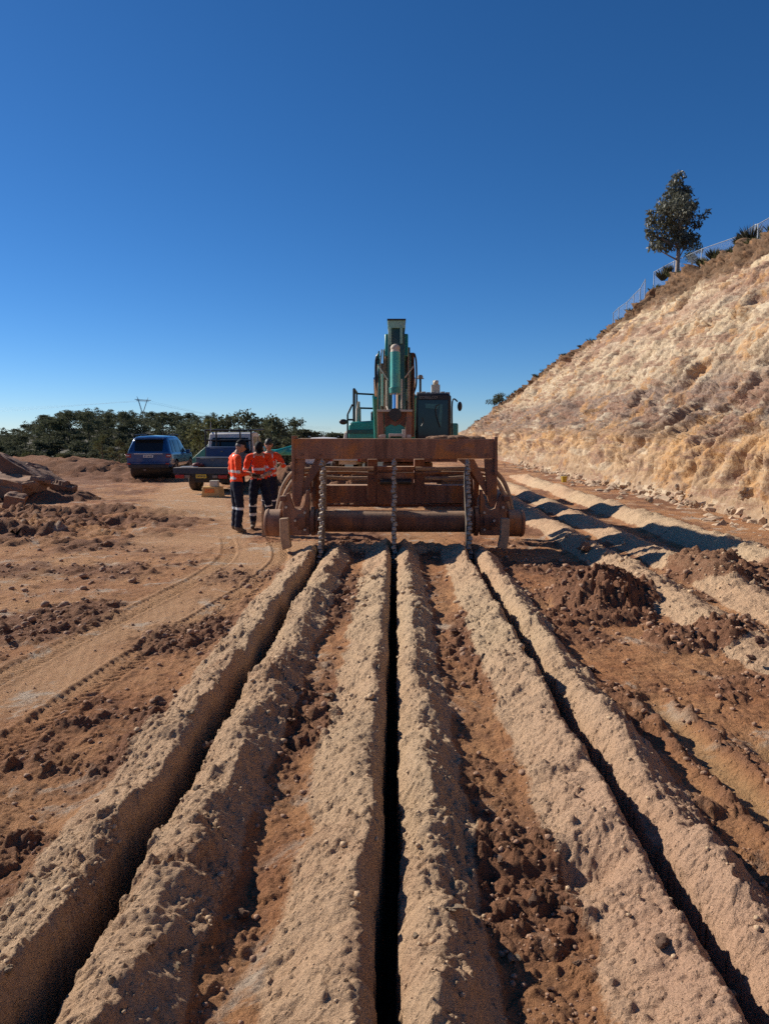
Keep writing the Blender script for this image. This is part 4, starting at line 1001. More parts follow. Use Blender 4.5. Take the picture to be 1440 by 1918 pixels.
    segs = [('leg', 'hp' + s, 'kn' + s) for s in 'LR'] + [('shin', 'kn' + s, 'an' + s) for s in 'LR'] + [('foot', 'an' + s, 'to' + s) for s in 'LR'] + \
        [('torso', 'pelvis', 'waist'), ('torso', 'waist', 'chest'), ('torso', 'chest', 'collar'), ('neck', 'neck', 'skull')] + [('ua', 'sh' + s, 'el' + s) for s in 'LR'] + [('fa', 'el' + s, 'wr' + s) for s in 'LR'] + [('hand', 'wr' + s, 'pa' + s) for s in 'LR']
    D = []; Tt = []
    for _, a, b in segs:
        d, t = seg_d(fc, V[idx[a]], V[idx[b]]); D.append(d); Tt.append(t)
    D = np.array(D); Tt = np.array(Tt)
    for k, i in enumerate([3 * 0]): pass
    w = D.argmin(0)
    for i, f in enumerate(bm.faces):
        k = w[i]; kind = segs[k][0]; t = Tt[k][i]; z = fc[i][2]; m_ = 0
        if f.verts[0] in hset: m_ = 3
        elif kind == 'leg': m_ = 0 if z < J['belt'] else 1
        elif kind == 'shin': m_ = 2 if (.02 < t < .13 or (J.get('low') and .45 < t < .55)) else (0 if z > .13 else 4)
        elif kind == 'foot': m_ = 4
        elif kind == 'torso':
            m_ = 0 if z < J['belt'] else 1
            if m_ and (abs(z - J['b1']) < .026 or abs(z - J['b2']) < .024): m_ = 2
            cx = fc[i][0] - J['chest'][0]
            if m_ and z > J['b1'] + .03 and .085 < abs(cx) < .125: m_ = 2
        elif kind == 'neck': m_ = 3
        elif kind == 'ua': m_ = 2 if t > .80 and t < .95 else 1
        elif kind == 'fa': m_ = 1 if t < J.get('sleeve', .9) else 3
        else: m_ = 3
        f.material_index = m_; f.smooth = True
    # crisp cloth folds
    for v in bm.verts:
        if v in hset: continue
        p = v.co; v.co += v.normal * (.006 * math.sin(p.z * 55 + p.x * 31 + 3 * math.sin(p.y * 27)) * (p.z > .12) * (p.z < 1.45))
    me2 = bpy.data.meshes.new('person'); bm.to_mesh(me2); bm.free(); bpy.data.meshes.remove(full)
    ob = put('person', me2, [M[n] for n in names]); ob.location = loc; ob.rotation_euler = (0, 0, rz); ob.scale = (scale,) * 3
    tag(ob, label, 'person')
    hm = MB(); rows = []
    for i in range(9):
        th = R(88) * i / 8 if cover == 'cap' else R(100) * i / 8
        rows.append([hm.bm.verts.new(hc + headrot.to_matrix() @ Vector((.083 * math.sin(th) * math.cos(a), -.006 + .106 * math.sin(th) * math.sin(a) , .022 + .112 * math.cos(th) * (1 if math.sin(a) < .3 else 1) + (.0 if cover == 'cap' else -.03 * (math.sin(a) < -.2) * math.sin(th))))) for a in [6.28319 * k / 24 for k in range(24)]])
    for a, b in zip(rows, rows[1:]):
        for k in range(24): hm.bm.faces.new((a[k], a[(k + 1) % 24], b[(k + 1) % 24], b[k]))
    h = hm.build('cap' if cover == 'cap' else 'hair', M['cap'] if cover == 'cap' else M[hairm], ob, smooth=80)
    so_ = h.modifiers.new('solid', 'SOLIDIFY'); so_.thickness = .008
    if cover == 'cap':
        def br(u, v):
            a = R(25 + 130 * u); r0 = .095 + .075 * v * math.sin(math.pi * (.12 + .76 * u)); return hc + headrot.to_matrix() @ Vector((.083 * math.cos(a) * (1 + .1 * v), r0 * math.sin(a) + .004, .030 - .022 * v - .012 * abs(math.cos(a))))
        bb = MB().patch(br, 14, 4).build('cap_brim', M['cap'], h, smooth=80); bb.modifiers.new('solid', 'SOLIDIFY').thickness = .006
        def hb_(u, v):
            a = R(180 + 180 * u); return hc + headrot.to_matrix() @ Vector((.081 * math.cos(a), .102 * math.sin(a) , .030 - .065 * v))
        MB().patch(hb_, 16, 3).build('hair', M[hairm], ob, smooth=80).modifiers.new('solid', 'SOLIDIFY').thickness = .006
    return ob
from mathutils import Euler
Jb = dict(pelvis=[0, 0, .97], waist=[0, .01, 1.12], chest=[0, .0, 1.31], collar=[0, -.01, 1.46], neck=[0, .01, 1.53], skull=[0, .035, 1.60],
          shL=[-.185, -.01, 1.43], shR=[.185, -.01, 1.43], elL=[-.25, .03, 1.13], elR=[.25, .03, 1.13], wrL=[-.10, .27, 1.10], wrR=[.12, .27, 1.10],
          hpL=[-.095, 0, .92], hpR=[.095, 0, .92], knL=[-.105, .03, .50], knR=[.105, .03, .50], anL=[-.115, -.02, .10], anR=[.115, -.02, .10], toL=[-.13, .15, .036], toR=[.13, .15, .036],
          belt=.99, b1=1.20, b2=1.04)
J1 = {k: (list(v) if isinstance(v, list) else v) for k, v in Jb.items()}
J1.update(collar=[0, .0, 1.47], neck=[0, .035, 1.54], skull=[0, .065, 1.60], elL=[-.235, -.04, 1.14], elR=[.235, -.02, 1.14], wrL=[-.12, .22, 1.12], wrR=[.10, .24, 1.14], knL=[-.10, .02, .5], knR=[.10, .04, .5], b1=1.20, b2=1.06, toL=[-.12, .16, .036])
def gl(px, Y):
    p = W(px, 990, Y); return Vector((p.x, Y, zg(p.x, Y) - .005))
# first man: side on, looking to the right and down
person(gl(444, 13.7), R(-62), 'man in orange high visibility shirt, navy trousers and black cap, turned to the right', J1, Euler((R(-22), 0, R(6))), 'cap', 'grey_hair', 1.0)
J2 = {k: (list(v) if isinstance(v, list) else v) for k, v in Jb.items()}
J2.update(collar=[0, .03, 1.45], neck=[0, .07, 1.51], skull=[0, .12, 1.56], shL=[-.19, .02, 1.42], shR=[.19, .02, 1.42], elL=[-.27, .05, 1.14], elR=[.27, .05, 1.14], wrL=[-.09, .29, 1.08], wrR=[.13, .29, 1.07],
          knL=[-.17, .05, .50], knR=[.13, .04, .50], anL=[-.24, -.02, .10], anR=[.13, -.02, .10], toL=[-.27, .14, .036], toR=[.15, .15, .036], hpL=[-.10, 0, .92], low=True, sleeve=.35)
person(gl(487, 14.2), R(180 + 12), 'man in orange shirt with two pale shoulder stripes, head bowed over his hands', J2, Euler((R(-42), 0, 0)), 'cap', 'hair', 1.0)
J3 = {k: (list(v) if isinstance(v, list) else v) for k, v in Jb.items()}
J3.update(elR=[.30, .06, 1.16], wrR=[.16, .28, 1.2], elL=[-.34, .05, 1.20], wrL=[-.34, .26, 1.26])
person(gl(507, 15.6), R(180 - 8), 'bareheaded man in orange shirt partly hidden behind the man with bowed head', J3, Euler((R(-8), 0, R(12))), 'hair', 'hair', 1.0)
tb = MB().box((0, 0, 0), (.17, .24, .012)).build('tablet', M['black'], None, .003)
p = gl(482, 13.88); tb.location = (p.x, 13.86, p.z + 1.09); tb.rotation_euler = (R(-20), 0, R(12))
tag(tb, 'dark tablet held at the waist between the two men in front', 'tablet')
# ---------------------------------------------------------------- vegetation
def leaf_mat(name, a, b_, spec=.3, rough=.55):
    m, nt, b = mat(name); N = NT(nt); p = N.pos()
    c = N.ramp(N.noise(p, .9, 4, .6), [(.35, a), (.65, b_)])
    oi = N.n('ShaderNodeObjectInfo'); c2 = N.mix(N.math('MULTIPLY', oi.outputs['Random'], .35), c, (.075, .072, .045))
    N.l(c2, b.inputs['Base Color']); tr = N.n('ShaderNodeBsdfTranslucent'); N.l(c2, tr.inputs[0]); ms = N.n('ShaderNodeMixShader'); ms.inputs[0].default_value = .3
    out = [n for n in nt.nodes if n.type == 'OUTPUT_MATERIAL'][0]; N.l(b.outputs[0], ms.inputs[1]); N.l(tr.outputs[0], ms.inputs[2]); N.l(ms.outputs[0], out.inputs[0]); b.inputs['Roughness'].default_value = rough; b.inputs['Specular IOR Level'].default_value = spec
    return m
M['leaf'] = leaf_mat('eucalypt_leaves', (.11, .12, .088), (.18, .185, .135), .5, .5)
M['forest'] = leaf_mat('forest_leaves', (.070, .085, .045), (.12, .125, .070), .08, .8)
M['olive'] = leaf_mat('olive_leaves', (.085, .10, .038), (.15, .145, .062), .1, .8)
M['bark'] = simple('smooth_bark', (.26, .20, .155), .8, 0, .35, 6)
M['darkbark'] = simple('dark_bark', (.085, .065, .05), .9, 0, .35, 6)
M['grass'] = leaf_mat('grass_tuft', (.09, .095, .055), (.17, .15, .09))
def leaves(pts, size, seed, droop=.6, aspect=2.6):
    """pointed leaves (two triangles folded as one quad) at the given points"""
    r = np.random.RandomState(seed); n = len(pts); sz = size * (.6 + .8 * r.rand(n))
    d = r.randn(n, 3); d[:, 2] -= droop * 1.6; d /= np.linalg.norm(d, axis=1)[:, None]
    s = np.cross(d, r.randn(n, 3)); s /= np.linalg.norm(s, axis=1)[:, None]
    w = sz / aspect
    co = np.stack([pts, pts + d * (sz * .5)[:, None] + s * w[:, None] * .5, pts + d * sz[:, None], pts + d * (sz * .5)[:, None] - s * w[:, None] * .5], 1).reshape(-1, 3)
    return co, np.arange(4 * n).reshape(n, 4)
def crown_points(clumps, per, seed):
    r = np.random.RandomState(seed); out = []
    for (x, y, z, rx, rz) in clumps:
        n = max(6, int(per * rx * rx)); v = r.randn(n, 3); v /= np.linalg.norm(v, axis=1)[:, None]
        rad = (.35 + .65 * r.rand(n) ** .5)[:, None]
        out.append(np.array([x, y, z]) + v * rad * np.array([rx, rx, rz]))
    return np.concatenate(out)
def tree_meshes(h, clumps, per, leaf, seed, trunk_r, droop=.6, aspect=2.6, trunk_h=None, lean=(0, 0), solid=0):
    co, q = leaves(crown_points(clumps, per, seed), leaf, seed + 1, droop, aspect)
    if solid:
        ex = []; rs = np.random.RandomState(seed + 9)
        for (x, y, z, rx, rz) in clumps:      # the dense inside of each clump, as larger leaves
            n = max(8, int(solid * rx * rx)); v = rs.randn(n, 3); v /= np.linalg.norm(v, axis=1)[:, None]
            ex.append(np.array([x, y, z]) + v * (.62 * rs.rand(n) ** .4)[:, None] * np.array([rx, rx, rz]))
        co2, q2 = leaves(np.concatenate(ex), leaf * 1.25, seed + 5, .4, 1.6); q = np.concatenate([q, q2 + len(co)]); co = np.concatenate([co, co2])
    cm_ = raw_mesh('crown', co, q, smooth=False)
    rn = random.Random(seed); mb = MB(); th = trunk_h or h * .85
    tp = [Vector((lean[0] * (k / 5) ** 2 + rn.uniform(-.03, .03) * h * .2 * (k > 0), lean[1] * (k / 5) ** 2, th * k / 5 - .15)) for k in range(6)]
    mb.tube(tp, lambda t: trunk_r * (1 - .8 * t) + trunk_r * .35 * max(0, 1 - t * 9), 8)
    for i, (x, y, z, rx, rz) in enumerate(clumps):
        if i % 2 and len(clumps) > 14: continue
        t = min(.95, max(.15, (z - .35 * rx - .12 * h) / th)); k = t * 5; a = tp[int(k)].lerp(tp[min(5, int(k) + 1)], k - int(k))
        e = Vector((x, y, z)); mb.tube([a, a.lerp(e, .5) + Vector((0, 0, -.08 * rx)), e], lambda s: trunk_r * .38 * (1 - .8 * s) * (1 - .5 * t) + .004, 5)
    return cm_, mb.mesh('trunk', 60)
def add_tree(name, label, cat, loc, meshes, lm, bm_, rz=0, sc_=1., group=None):
    t = thing(name, label, cat, loc, rz, group); t.scale = (sc_,) * 3
    for me, m_, n_ in zip(meshes, (lm, bm_), ('crown', 'trunk')):
        if not me.materials: me.materials.append(m_)
        o = bpy.data.objects.new(n_, me); COL.objects.link(o); o.parent = t
    return t
# the lone tree on the rim
def rim(px, py):
    """point on the rim line seen in this direction"""
    best = None
    for y in np.arange(20, 90, .1):
        x, z = cliff_xyz(np.array([y]), np.array([1.0]), False)
        w = W(px, py, y); e = abs(w.x - x[0])
        if best is None or e < best[0]: best = (e, y, x[0], z[0])
    return best[1], best[2], best[3]
ty, tx, tz = rim(1266, 505)
tz_ = W(1268, 512, ty + .6).z; txx = W(1268, 512, ty + .6).x; s_ = (ty + .6) / F
prof = [(1262, 345, 14), (1258, 365, 22), (1272, 372, 18), (1250, 388, 30), (1278, 395, 22), (1235, 405, 20), (1262, 410, 34), (1284, 410, 18), (1290, 392, 9),
        (1215, 405, 9), (1225, 415, 16), (1245, 425, 26), (1275, 430, 26), (1298, 425, 12), (1310, 410, 8), (1316, 403, 5), (1222, 440, 16), (1240, 450, 22), (1266, 450, 28), (1292, 445, 14), (1214, 438, 7), (1230, 466, 13), (1222, 462, 9), (1250, 466, 10), (1280, 460, 14), (1262, 388, 20), (1270, 352, 8), (1300, 452, 6), (1285, 375, 8), (1256, 350, 8)]
rn = random.Random(3)
cl = [((px - 1268) * s_, rn.uniform(-.6, .6) * r * s_ * 1.6, (512 - py) * s_, r * s_ * .78, r * s_ * .72) for px, py, r in prof]
add_tree('eucalyptus_tree', 'lone dense grey green tree with pale trunk standing on the rim of the cut', 'tree', (txx, ty + .6, tz_), tree_meshes(5.6, cl, 900, .21, 11, .15, .9, 2.6, 4.6, solid=140), M['leaf'], M['bark'])
# sapling to its right
cl = [(rn.uniform(-.35, .35), rn.uniform(-.3, .3), .4 + .16 * k, .34 - .018 * k, .22) for k in range(10)]
p = W(1296, 496, ty + 1.5)
add_tree('sapling', 'small dark leafy sapling just right of the lone tree', 'tree', p, tree_meshes(1.9, cl, 1300, .15, 21, .04, .4, 2.8), M['forest'], M['darkbark'])
def tuft(loc, r, h, n, seed):
    q = np.random.RandomState(seed); a = q.rand(n) * 6.283; t = q.rand(n) ** .5; hh = h * (.6 + .5 * q.rand(n))
    b = np.stack([r * .3 * t * np.cos(a), r * .3 * t * np.sin(a), np.zeros(n)], 1)
    tip = b + np.stack([r * t * np.cos(a), r * t * np.sin(a), hh * (1 - .35 * t)], 1); mid = (b + tip) / 2 + np.array([0, 0, 1])[None] * (.12 * hh)[:, None]
    s = np.stack([-np.sin(a), np.cos(a), np.zeros(n)], 1) * .012
    co = np.stack([b - s, b + s, mid + s, tip, mid - s], 1).reshape(-1, 3)
    return co, np.arange(5 * n).reshape(n, 5)
for i, (px, py, r, h, lab) in enumerate(((1241, 520, .7, .8, 'spiky grass tree left of the lone tree trunk'), (1336, 482, .65, .7, 'spiky grass tree between the sapling and the fence corner'),
                                         (1250, 512, .5, .8, 'tall grass clump against the lone tree trunk'), (1392, 460, .8, .8, 'broad dark bush beside the double fence post'), (1405, 452, .9, 1.0, 'tallest bush under the double fence post'), (1312, 494, .5, .6, 'low grass clump right of the sapling'))):
    y, x, z = rim(px, py - 6); p = W(px, py + 5, y + .6)
    co, q = tuft(None, r * .6, h * 1.1, 150, 50 + i)
    o = put('grass_tree' if 'spiky' in lab else 'bush', raw_mesh('tuft', co, q, smooth=False), [M['grass']]); o.location = p
    tag(o, lab, 'plant')
# scrub along the rim
pts = []; r_ = np.random.RandomState(5)
for k in range(420):
    y = r_.uniform(28, 75); x, z = cliff_xyz(np.array([y]), np.array([1.0 + r_.uniform(-.01, .03)]))
    pts.append((x[0], y, z[0] - .05, r_.uniform(.15, .4)))
co = []; q = []; n0 = 0
for k, (x, y, z, h) in enumerate(pts):
    c_, q_ = tuft(None, h * .8, h, 22, 700 + k); co.append(c_ + np.array([x, y, z])); q.append(q_ + n0); n0 += len(c_)
put('rim_grass', raw_mesh('rim_grass', np.concatenate(co), np.concatenate(q), smooth=False), [M['olive']], kind='stuff')
for px, py, r, lab in ((1090, 665, .55, 'thin bare shrub on the skyline of the cut'), (948, 748, .9, 'dark round bush on the low end of the rim'), (928, 752, .7, 'lower dark bush left of the round bush'), (1016, 706, .4, 'small dark shrub on the rim halfway down')):
    y, x, z = rim(px, py); p = W(px, py + 6, y + .4)
    cl = [(rn.uniform(-r, r), rn.uniform(-.3, .3), r * rn.uniform(.3, .9), r * .5, r * .38) for k in range(6)]
    add_tree('shrub', lab, 'shrub', p, tree_meshes(r * 1.3, cl, 700 if py > 740 else 120, .18, int(px), .03, .2), M['forest'], M['darkbark'])

# ---------------------------------------------------------------- rim fence
def fence_post(px, y0p, y1p, Y, parent, mesh_):
    a = W(px, y1p, Y); b = W(px, y0p, Y); a.z = min(a.z, float(np.interp(Y, _cy, _czt)) - .3)
    o = MB().cyl((b.x, Y, a.z), (b.x, Y, b.z), .028, n=8).build('post', M['galv'], parent); return Vector((b.x, Y, b.z))
mm_, nt_, b_ = mat('chain_wire'); N = NT(nt_); p_ = N.obj()
sx = N.n('ShaderNodeSeparateXYZ'); N.l(p_, sx.inputs[0])
u = N.math('ADD', sx.outputs[1], N.math('MULTIPLY', sx.outputs[2], 1.0)); v = N.math('SUBTRACT', sx.outputs[1], N.math('MULTIPLY', sx.outputs[2], 1.0))
f1 = N.math('LESS_THAN', N.math('FRACT', N.math('MULTIPLY', u, 14.)), .09); f2 = N.math('LESS_THAN', N.math('FRACT', N.math('MULTIPLY', v, 14.)), .09)
b_.inputs['Base Color'].default_value = (.3, .31, .33, 1); b_.inputs['Metallic'].default_value = .5; b_.inputs['Roughness'].default_value = .45
N.l(N.math('MAXIMUM', f1, f2), b_.inputs['Alpha'])
def fence(posts, label, sag=.0):
    Y0 = posts[0][3]; root = thing('chain_link_fence', label, 'fence', W(posts[0][0], posts[0][2], Y0))
    tops = []
    for px, t_, b2, Y in posts: tops.append((fence_post(px, t_, b2 + 14, Y, root, None), min(W(px, b2 + 10, Y).z, float(np.interp(Y, _cy, _czt)) - .2)))
    for (a, az), (b, bz) in zip(tops, tops[1:]):
        MB().cyl(a - Vector((0, 0, .03)), b - Vector((0, 0, .03)), .024, n=6).build('top_rail', M['galv'], root)
        MB().quad([(a.x, a.y, az), (b.x, b.y, bz), (b.x, b.y, b.z - .04), (a.x, a.y, a.z - .04)]).build('mesh_panel', mm_, root, smooth=0)
    anchor(root)
def ry(px, py, d=1.0): return rim(px, py)[0] + d
fence([(1148.5, 585, 612, ry(1148, 612)), (1159, 575, 603, ry(1159, 603)), (1173.7, 565, 592, ry(1174, 592)), (1187, 551, 577, ry(1187, 577)), (1199, 539, 561, ry(1199, 561)), (1208.6, 522, 550, ry(1209, 550))], 'lower run of galvanised chain link fence down the rim left of the tree')
fence([(1225, 508, 530, ry(1225, 530)), (1262, 488, 512, ry(1262, 512)), (1314, 465, 490, ry(1314, 490)), (1382, 441, 458, ry(1382, 458)), (1415, 419, 447, ry(1415, 447)), (1420, 418, 446, ry(1420, 446)), (1443, 405, 436, ry(1443, 436)), (1475, 385, 420, ry(1475, 420))], 'upper run of galvanised chain link fence behind the lone tree up to the right')

# ---------------------------------------------------------------- far hills, forest, pylon
def hill_z(x, y):
    r = np.hypot(x, y); ang = x / np.maximum(y, 1)
    crest = np.interp(ang, [-.9, -.62, -.54, -.46, -.40, -.33, -.26, -.20, -.13, -.08, .0, .5], [-4.5, -4.5, -2.2, 3.6, 4.0, 2.8, 3.0, 1.6, -3.2, -6, -8, -6])
    up = ss(85, 235, y); return -7.5 + (crest + 7.5) * up - 14 * ss(260, 600, y) * .3
xs = np.concatenate([np.linspace(-900, -230, 18), np.linspace(-220, 60, 90), np.linspace(70, 900, 20)]); ys = np.concatenate([np.linspace(58, 300, 80), np.linspace(320, 3000, 24)])
XX, YY = np.meshgrid(xs, ys); ZZ = hill_z(XX, YY) + 1.0 * fbm(XX / 22, YY / 22, 3, 800) - .4
hm_ = simple('forest_floor', (.045, .040, .022), .95, 0, .4, .2)
put('hills', grid_mesh('hills', XX, YY, ZZ), [hm_], kind='structure')
fr_ = simple('valley_floor', (.06, .05, .03), .95, 0, .4, .2)
# far plain to the horizon
put('far_land', grid_mesh('far_land', *[a for a in np.meshgrid(np.linspace(-6000, 6000, 40), np.linspace(-5900, 5900, 40))], np.full((40, 40), -9.5)), [hm_], kind='structure')
variants = []
for k in range(7):
    rn = random.Random(100 + k); h = 9.; cl = []
    nC = 15 + 3 * (k % 3)
    for i in range(nC):
        a = rn.uniform(0, 6.283); u = rn.random(); z = h * (.42 + .56 * u); rr = (2.6 if k % 2 else 2.1) * math.sin(math.pi * min(.95, .25 + .7 * u)) * rn.uniform(.2, 1)
        cl.append((rr * math.cos(a), rr * math.sin(a), z, rn.uniform(.55, 1.15), rn.uniform(.35, .75)))
    variants.append(tree_meshes(h, cl, 46 if k < 4 else 75, .34 if k < 4 else .26, 900 + k, .16, .3, 1.5, solid=34))
# trees that stand apart
def wtree(px, pytop, Y, k, lab, mat_, pybase=None, sc2=1., name='gum_tree', sxy=1.):
    t = W(px, pytop, Y); zb = float(hill_z(np.array(t.x), np.array(Y))) if Y > 60 else float(zg(t.x, Y))
    if pybase: zb = W(px, pybase, Y).z
    s = (t.z - zb) / 9.2
    me = variants[k]; key = (k, mat_)
    if key not in vm:
        vm[key] = tuple(m_.copy() for m_ in me)
        for m_ in vm[key]: m_.materials.clear()
    o = add_tree(name, lab, 'tree', (t.x, Y, zb), vm[key], M[mat_], M['darkbark'], rn.uniform(0, 6), 1., None); o.scale = (s * sxy, s * sxy, s)
    return o
vm = {}
wtree(420, 767, 95, 4, 'broad dark gum tree on the skyline above the white truck cab', 'forest', sxy=1.3)
wtree(455, 768, 98, 5, 'tallest skyline gum tree just right of the broad one', 'forest', sxy=1.15)
wtree(392, 778, 92, 1, 'dense gum tree left of the truck headboard rack', 'olive', sxy=1.1)
wtree(372, 792, 80, 6, 'olive green tree between the blue car and the truck', 'olive', sxy=.9)
wtree(508, 778, 92, 5, 'open crowned gum tree over the two men', 'forest', sxy=.95)
wtree(528, 782, 100, 6, 'feathery gum tree left of the rusty frame corner', 'forest', sxy=.8)
wtree(548, 773, 110, 4, 'slender gum tree with see through crown beside the frame corner', 'forest', sxy=.8)
wtree(490, 790, 85, 2, 'short dark tree behind the second man', 'forest', sxy=1.3)
wtree(190, 812, 55, 6, 'pale olive tree rising left of the blue car', 'olive', 882, sxy=1.0)
wtree(222, 822, 54, 5, 'leafy olive tree touching the blue car', 'olive', 884, sxy=1.1)
wtree(112, 848, 50, 6, 'small round bright green tree at the edge of the pad', 'olive', 886, sxy=1.8)
wtree(133, 858, 48, 4, 'low green tree right of the small round tree', 'olive', 888, sxy=1.9)
wtree(48, 846, 50, 6, 'low tree behind the rock slabs', 'olive', 890, sxy=1.7)
wtree(305, 772, 150, 4, 'domed gum tree on the skyline right of the pylon', 'forest', sxy=1.6)
wtree(230, 770, 165, 5, 'flat topped gum tree on the skyline left of the pylon', 'forest', sxy=1.3)
wtree(200, 769, 160, 4, 'ragged tall gum tree on the skyline above the blue car roof', 'forest', sxy=1.2)
wtree(128, 768, 150, 6, 'highest gum tree at the top of the left hill', 'forest', sxy=1.7)
wtree(165, 770, 152, 5, 'gum tree with split crown right of the hilltop tree', 'forest', sxy=1.2)
wtree(88, 780, 150, 4, 'rounded gum tree on the left slope of the hill', 'forest', sxy=1.6)
wtree(340, 782, 120, 4, 'dark gum tree above the bonnet of the blue car', 'forest', sxy=1.4)
wtree(566, 800, 130, 0, 'small dark tree on the skyline at the frame corner', 'forest', sxy=1.4)
for px in (590, 622, 638): wtree(px, 806 + (px % 5), 170, 0, {590: 'tiny far tree over the left end of the beam', 622: 'tiny far tree halfway to the excavator', 638: 'tiny far tree beside the excavator mirror'}[px], 'forest', sxy=1.8)
# the rest of the wood as one mass
r_ = np.random.RandomState(77); co = []; q = []; n0 = 0; cnt = 0
base = [(np.array([v.co for v in variants[k][0].vertices]), None) for k in range(4)]
while cnt < 620:
    y = 62 + 175 * r_.rand() ** .8; px = r_.uniform(-260, 610); x = (px - 740) / F * y
    if px > 380 and y > 115 and r_.rand() < .6: continue
    z = float(hill_z(np.array(x), np.array(y)))
    v = base[cnt % 4][0]
    if y > 150: 
        v = v.reshape(-1, 4, 3)[r_.rand(len(v) // 4) < .55].reshape(-1, 3)
    s = r_.uniform(.55, .86) * (1 if y > 75 else .75); a = r_.uniform(0, 6.28); c, s2 = math.cos(a), math.sin(a)
    if y < 75 and px > 330: s *= .8
    sx_ = s * r_.uniform(1.1, 1.6)
    vv = np.stack([(v[:, 0] * c - v[:, 1] * s2) * sx_ + x, (v[:, 0] * s2 + v[:, 1] * c) * sx_ + y, (v[:, 2] * .9) * s + z - .5], 1)
    co.append(vv); q.append(np.arange(len(vv)).reshape(-1, 4) + n0); n0 += len(vv); cnt += 1
put('forest', raw_mesh('forest', np.concatenate(co), np.concatenate(q), smooth=False), [M['forest']], kind='stuff')
# undergrowth below the crowns so no floor shows through
# pylon
PY = 330.; base_ = W(267, 800, PY); s_ = PY / F
P = thing('pylon', 'grey lattice power pylon with a V shaped top on the wooded skyline', 'pylon', (base_.x, PY, base_.z - 12))
mb = MB()
def pp(px, py, dy=0): 
    w = W(px, py, PY); return Vector((w.x, PY + dy, w.z))
def lattice(a0, a1, b0, b1, n):
    mb.cyl(a0, a1, .09, n=5); mb.cyl(b0, b1, .09, n=5)
    for k in range(n):
        u, v = k / n, (k + 1) / n
        mb.cyl(a0.lerp(a1, u), b0.lerp(b1, v), .05, n=4); mb.cyl(b0.lerp(b1, u), a0.lerp(a1, v), .05, n=4)
lattice(pp(256.5, 742), pp(265.5, 773), pp(258.5, 746), pp(267.5, 773), 9)
lattice(pp(277.5, 744), pp(268.5, 773), pp(275.5, 748), pp(267.5, 773), 9)
for dy in (-1.2, 1.2): lattice(pp(265.5, 772, dy), pp(262, 812, dy * 2), pp(269, 772, dy), pp(272.5, 812, dy * 2), 7)
lattice(pp(252, 747.5), pp(283, 749.5), pp(256, 750), pp(279, 751.5), 12)
mb.build('lattice', simple('hazed_galvanised', (.30, .35, .38), .6, .3, .1, 1), P); anchor(P)  # pale blue-grey puts the haze of distance into the colour
for k, (px, py) in enumerate(((254, 750), (267, 751), (281, 751))):
    a = pp(px, py); b = W(-260, 772 - 8 * k, 520); c = W(620, 800 + 2 * k, 520)
    cable = MB().tube([b, (a + b) / 2 + Vector((0, 0, -3.5)), a], .018, 4).tube([a, (a + c) / 2 + Vector((0, 0, -3.5)), c], .018, 4).build('power_line', M['galv'], None)
    tag(cable, ('power line hung from the left end of the pylon crossarm', 'power line hung from the middle of the pylon crossarm', 'power line hung from the right end of the pylon crossarm')[k], 'power line')

# ---------------------------------------------------------------- rock slabs and loose stones
def slab(px, Y, dims, rot, label, m, seed, z=0., name='rock_slab'):
    bm = bmesh.new(); bmesh.ops.create_cube(bm, size=1)
    bmesh.ops.subdivide_edges(bm, edges=bm.edges, cuts=14, use_grid_fill=True)
    rr = random.Random(seed)
    co = np.array([v.co for v in bm.verts]); d = np.array(dims)
    P_ = co * d
    nrm = np.array([v.normal for v in bm.verts])
    n1 = fbm(P_[:, 0] / .35 + seed, P_[:, 1] / .35 + P_[:, 2] / .3, 4, seed); n2 = noise(P_[:, 0] / 1.1 + seed, P_[:, 2] / .6 + P_[:, 1] / 1.1, seed + 3)
    cut = 1 - .16 * (np.abs(co[:, 0]) * 2) ** 6 * (np.abs(co[:, 2]) * 2) ** 6
    n3 = cells(P_[:, 0] / .5 + seed, P_[:, 2] / .4 + P_[:, 1] / .6, seed + 5, .5)
    P_ = P_ * cut[:, None] + nrm * (n1 * .05 + n2 * .05 + n3 * .09)[:, None]
    for v, p in zip(bm.verts, P_): v.co = p
    me = bpy.data.meshes.new(name); bm.to_mesh(me); bm.free()
    me.polygons.foreach_set('use_smooth', [True] * len(me.polygons)); me.set_sharp_from_angle(angle=R(22))
    o = put(name, me, [m]); p = W(px, 900, Y); o.location = (p.x, Y, zg(p.x, Y) + z); o.rotation_euler = tuple(R(a) for a in rot)
    tag(o, label, 'rock'); return o
rockm = simple('brown_rock', (.20, .105, .065), .9, 0, .3, 2.5, bump=.03, dust=(.28, .15, .09), dustamt=.5)
rockm2 = simple('ochre_rock', (.26, .14, .08), .9, 0, .3, 2.5, bump=.03, dust=(.34, .19, .11), dustamt=.5)
slab(82, 22.3, (1.8, 1.0, .55), (8, 33, 12), 'largest tilted rock slab, right of the pile on the left edge', rockm2, 31, .30)
slab(46, 21.0, (2.1, .9, .42), (-5, 33, 8), 'long thin rock slab leaning parallel below the largest slab', rockm, 32, .28)
slab(22, 19.8, (1.5, 1.0, .50), (5, 6, -12), 'squat flat rock lying in front of the leaning slabs', rockm2, 33, .16)
slab(-12, 22, (1.6, 1.2, .8), (12, -8, 30), 'bulky rock at the left edge behind the flat rock', rockm, 34, .25)
slab(60, 23.8, (1.4, 1.1, .8), (20, 10, 50), 'rough boulder topping the rock pile', rockm, 35, .38)
slab(26, 17.7, (.5, .45, .42), (10, 12, 20), 'small ochre boulder below the flat rock', rockm2, 36, .12, 'boulder')
slab(-60, 20, (1.4, 1.0, .6), (5, 15, 60), 'low rock beyond the left edge of the pile', rockm, 37, .2)
slab(118, 20.6, (.7, .6, .25), (5, 12, 10), 'thin broken rock at the right toe of the pile', rockm, 38, .05)
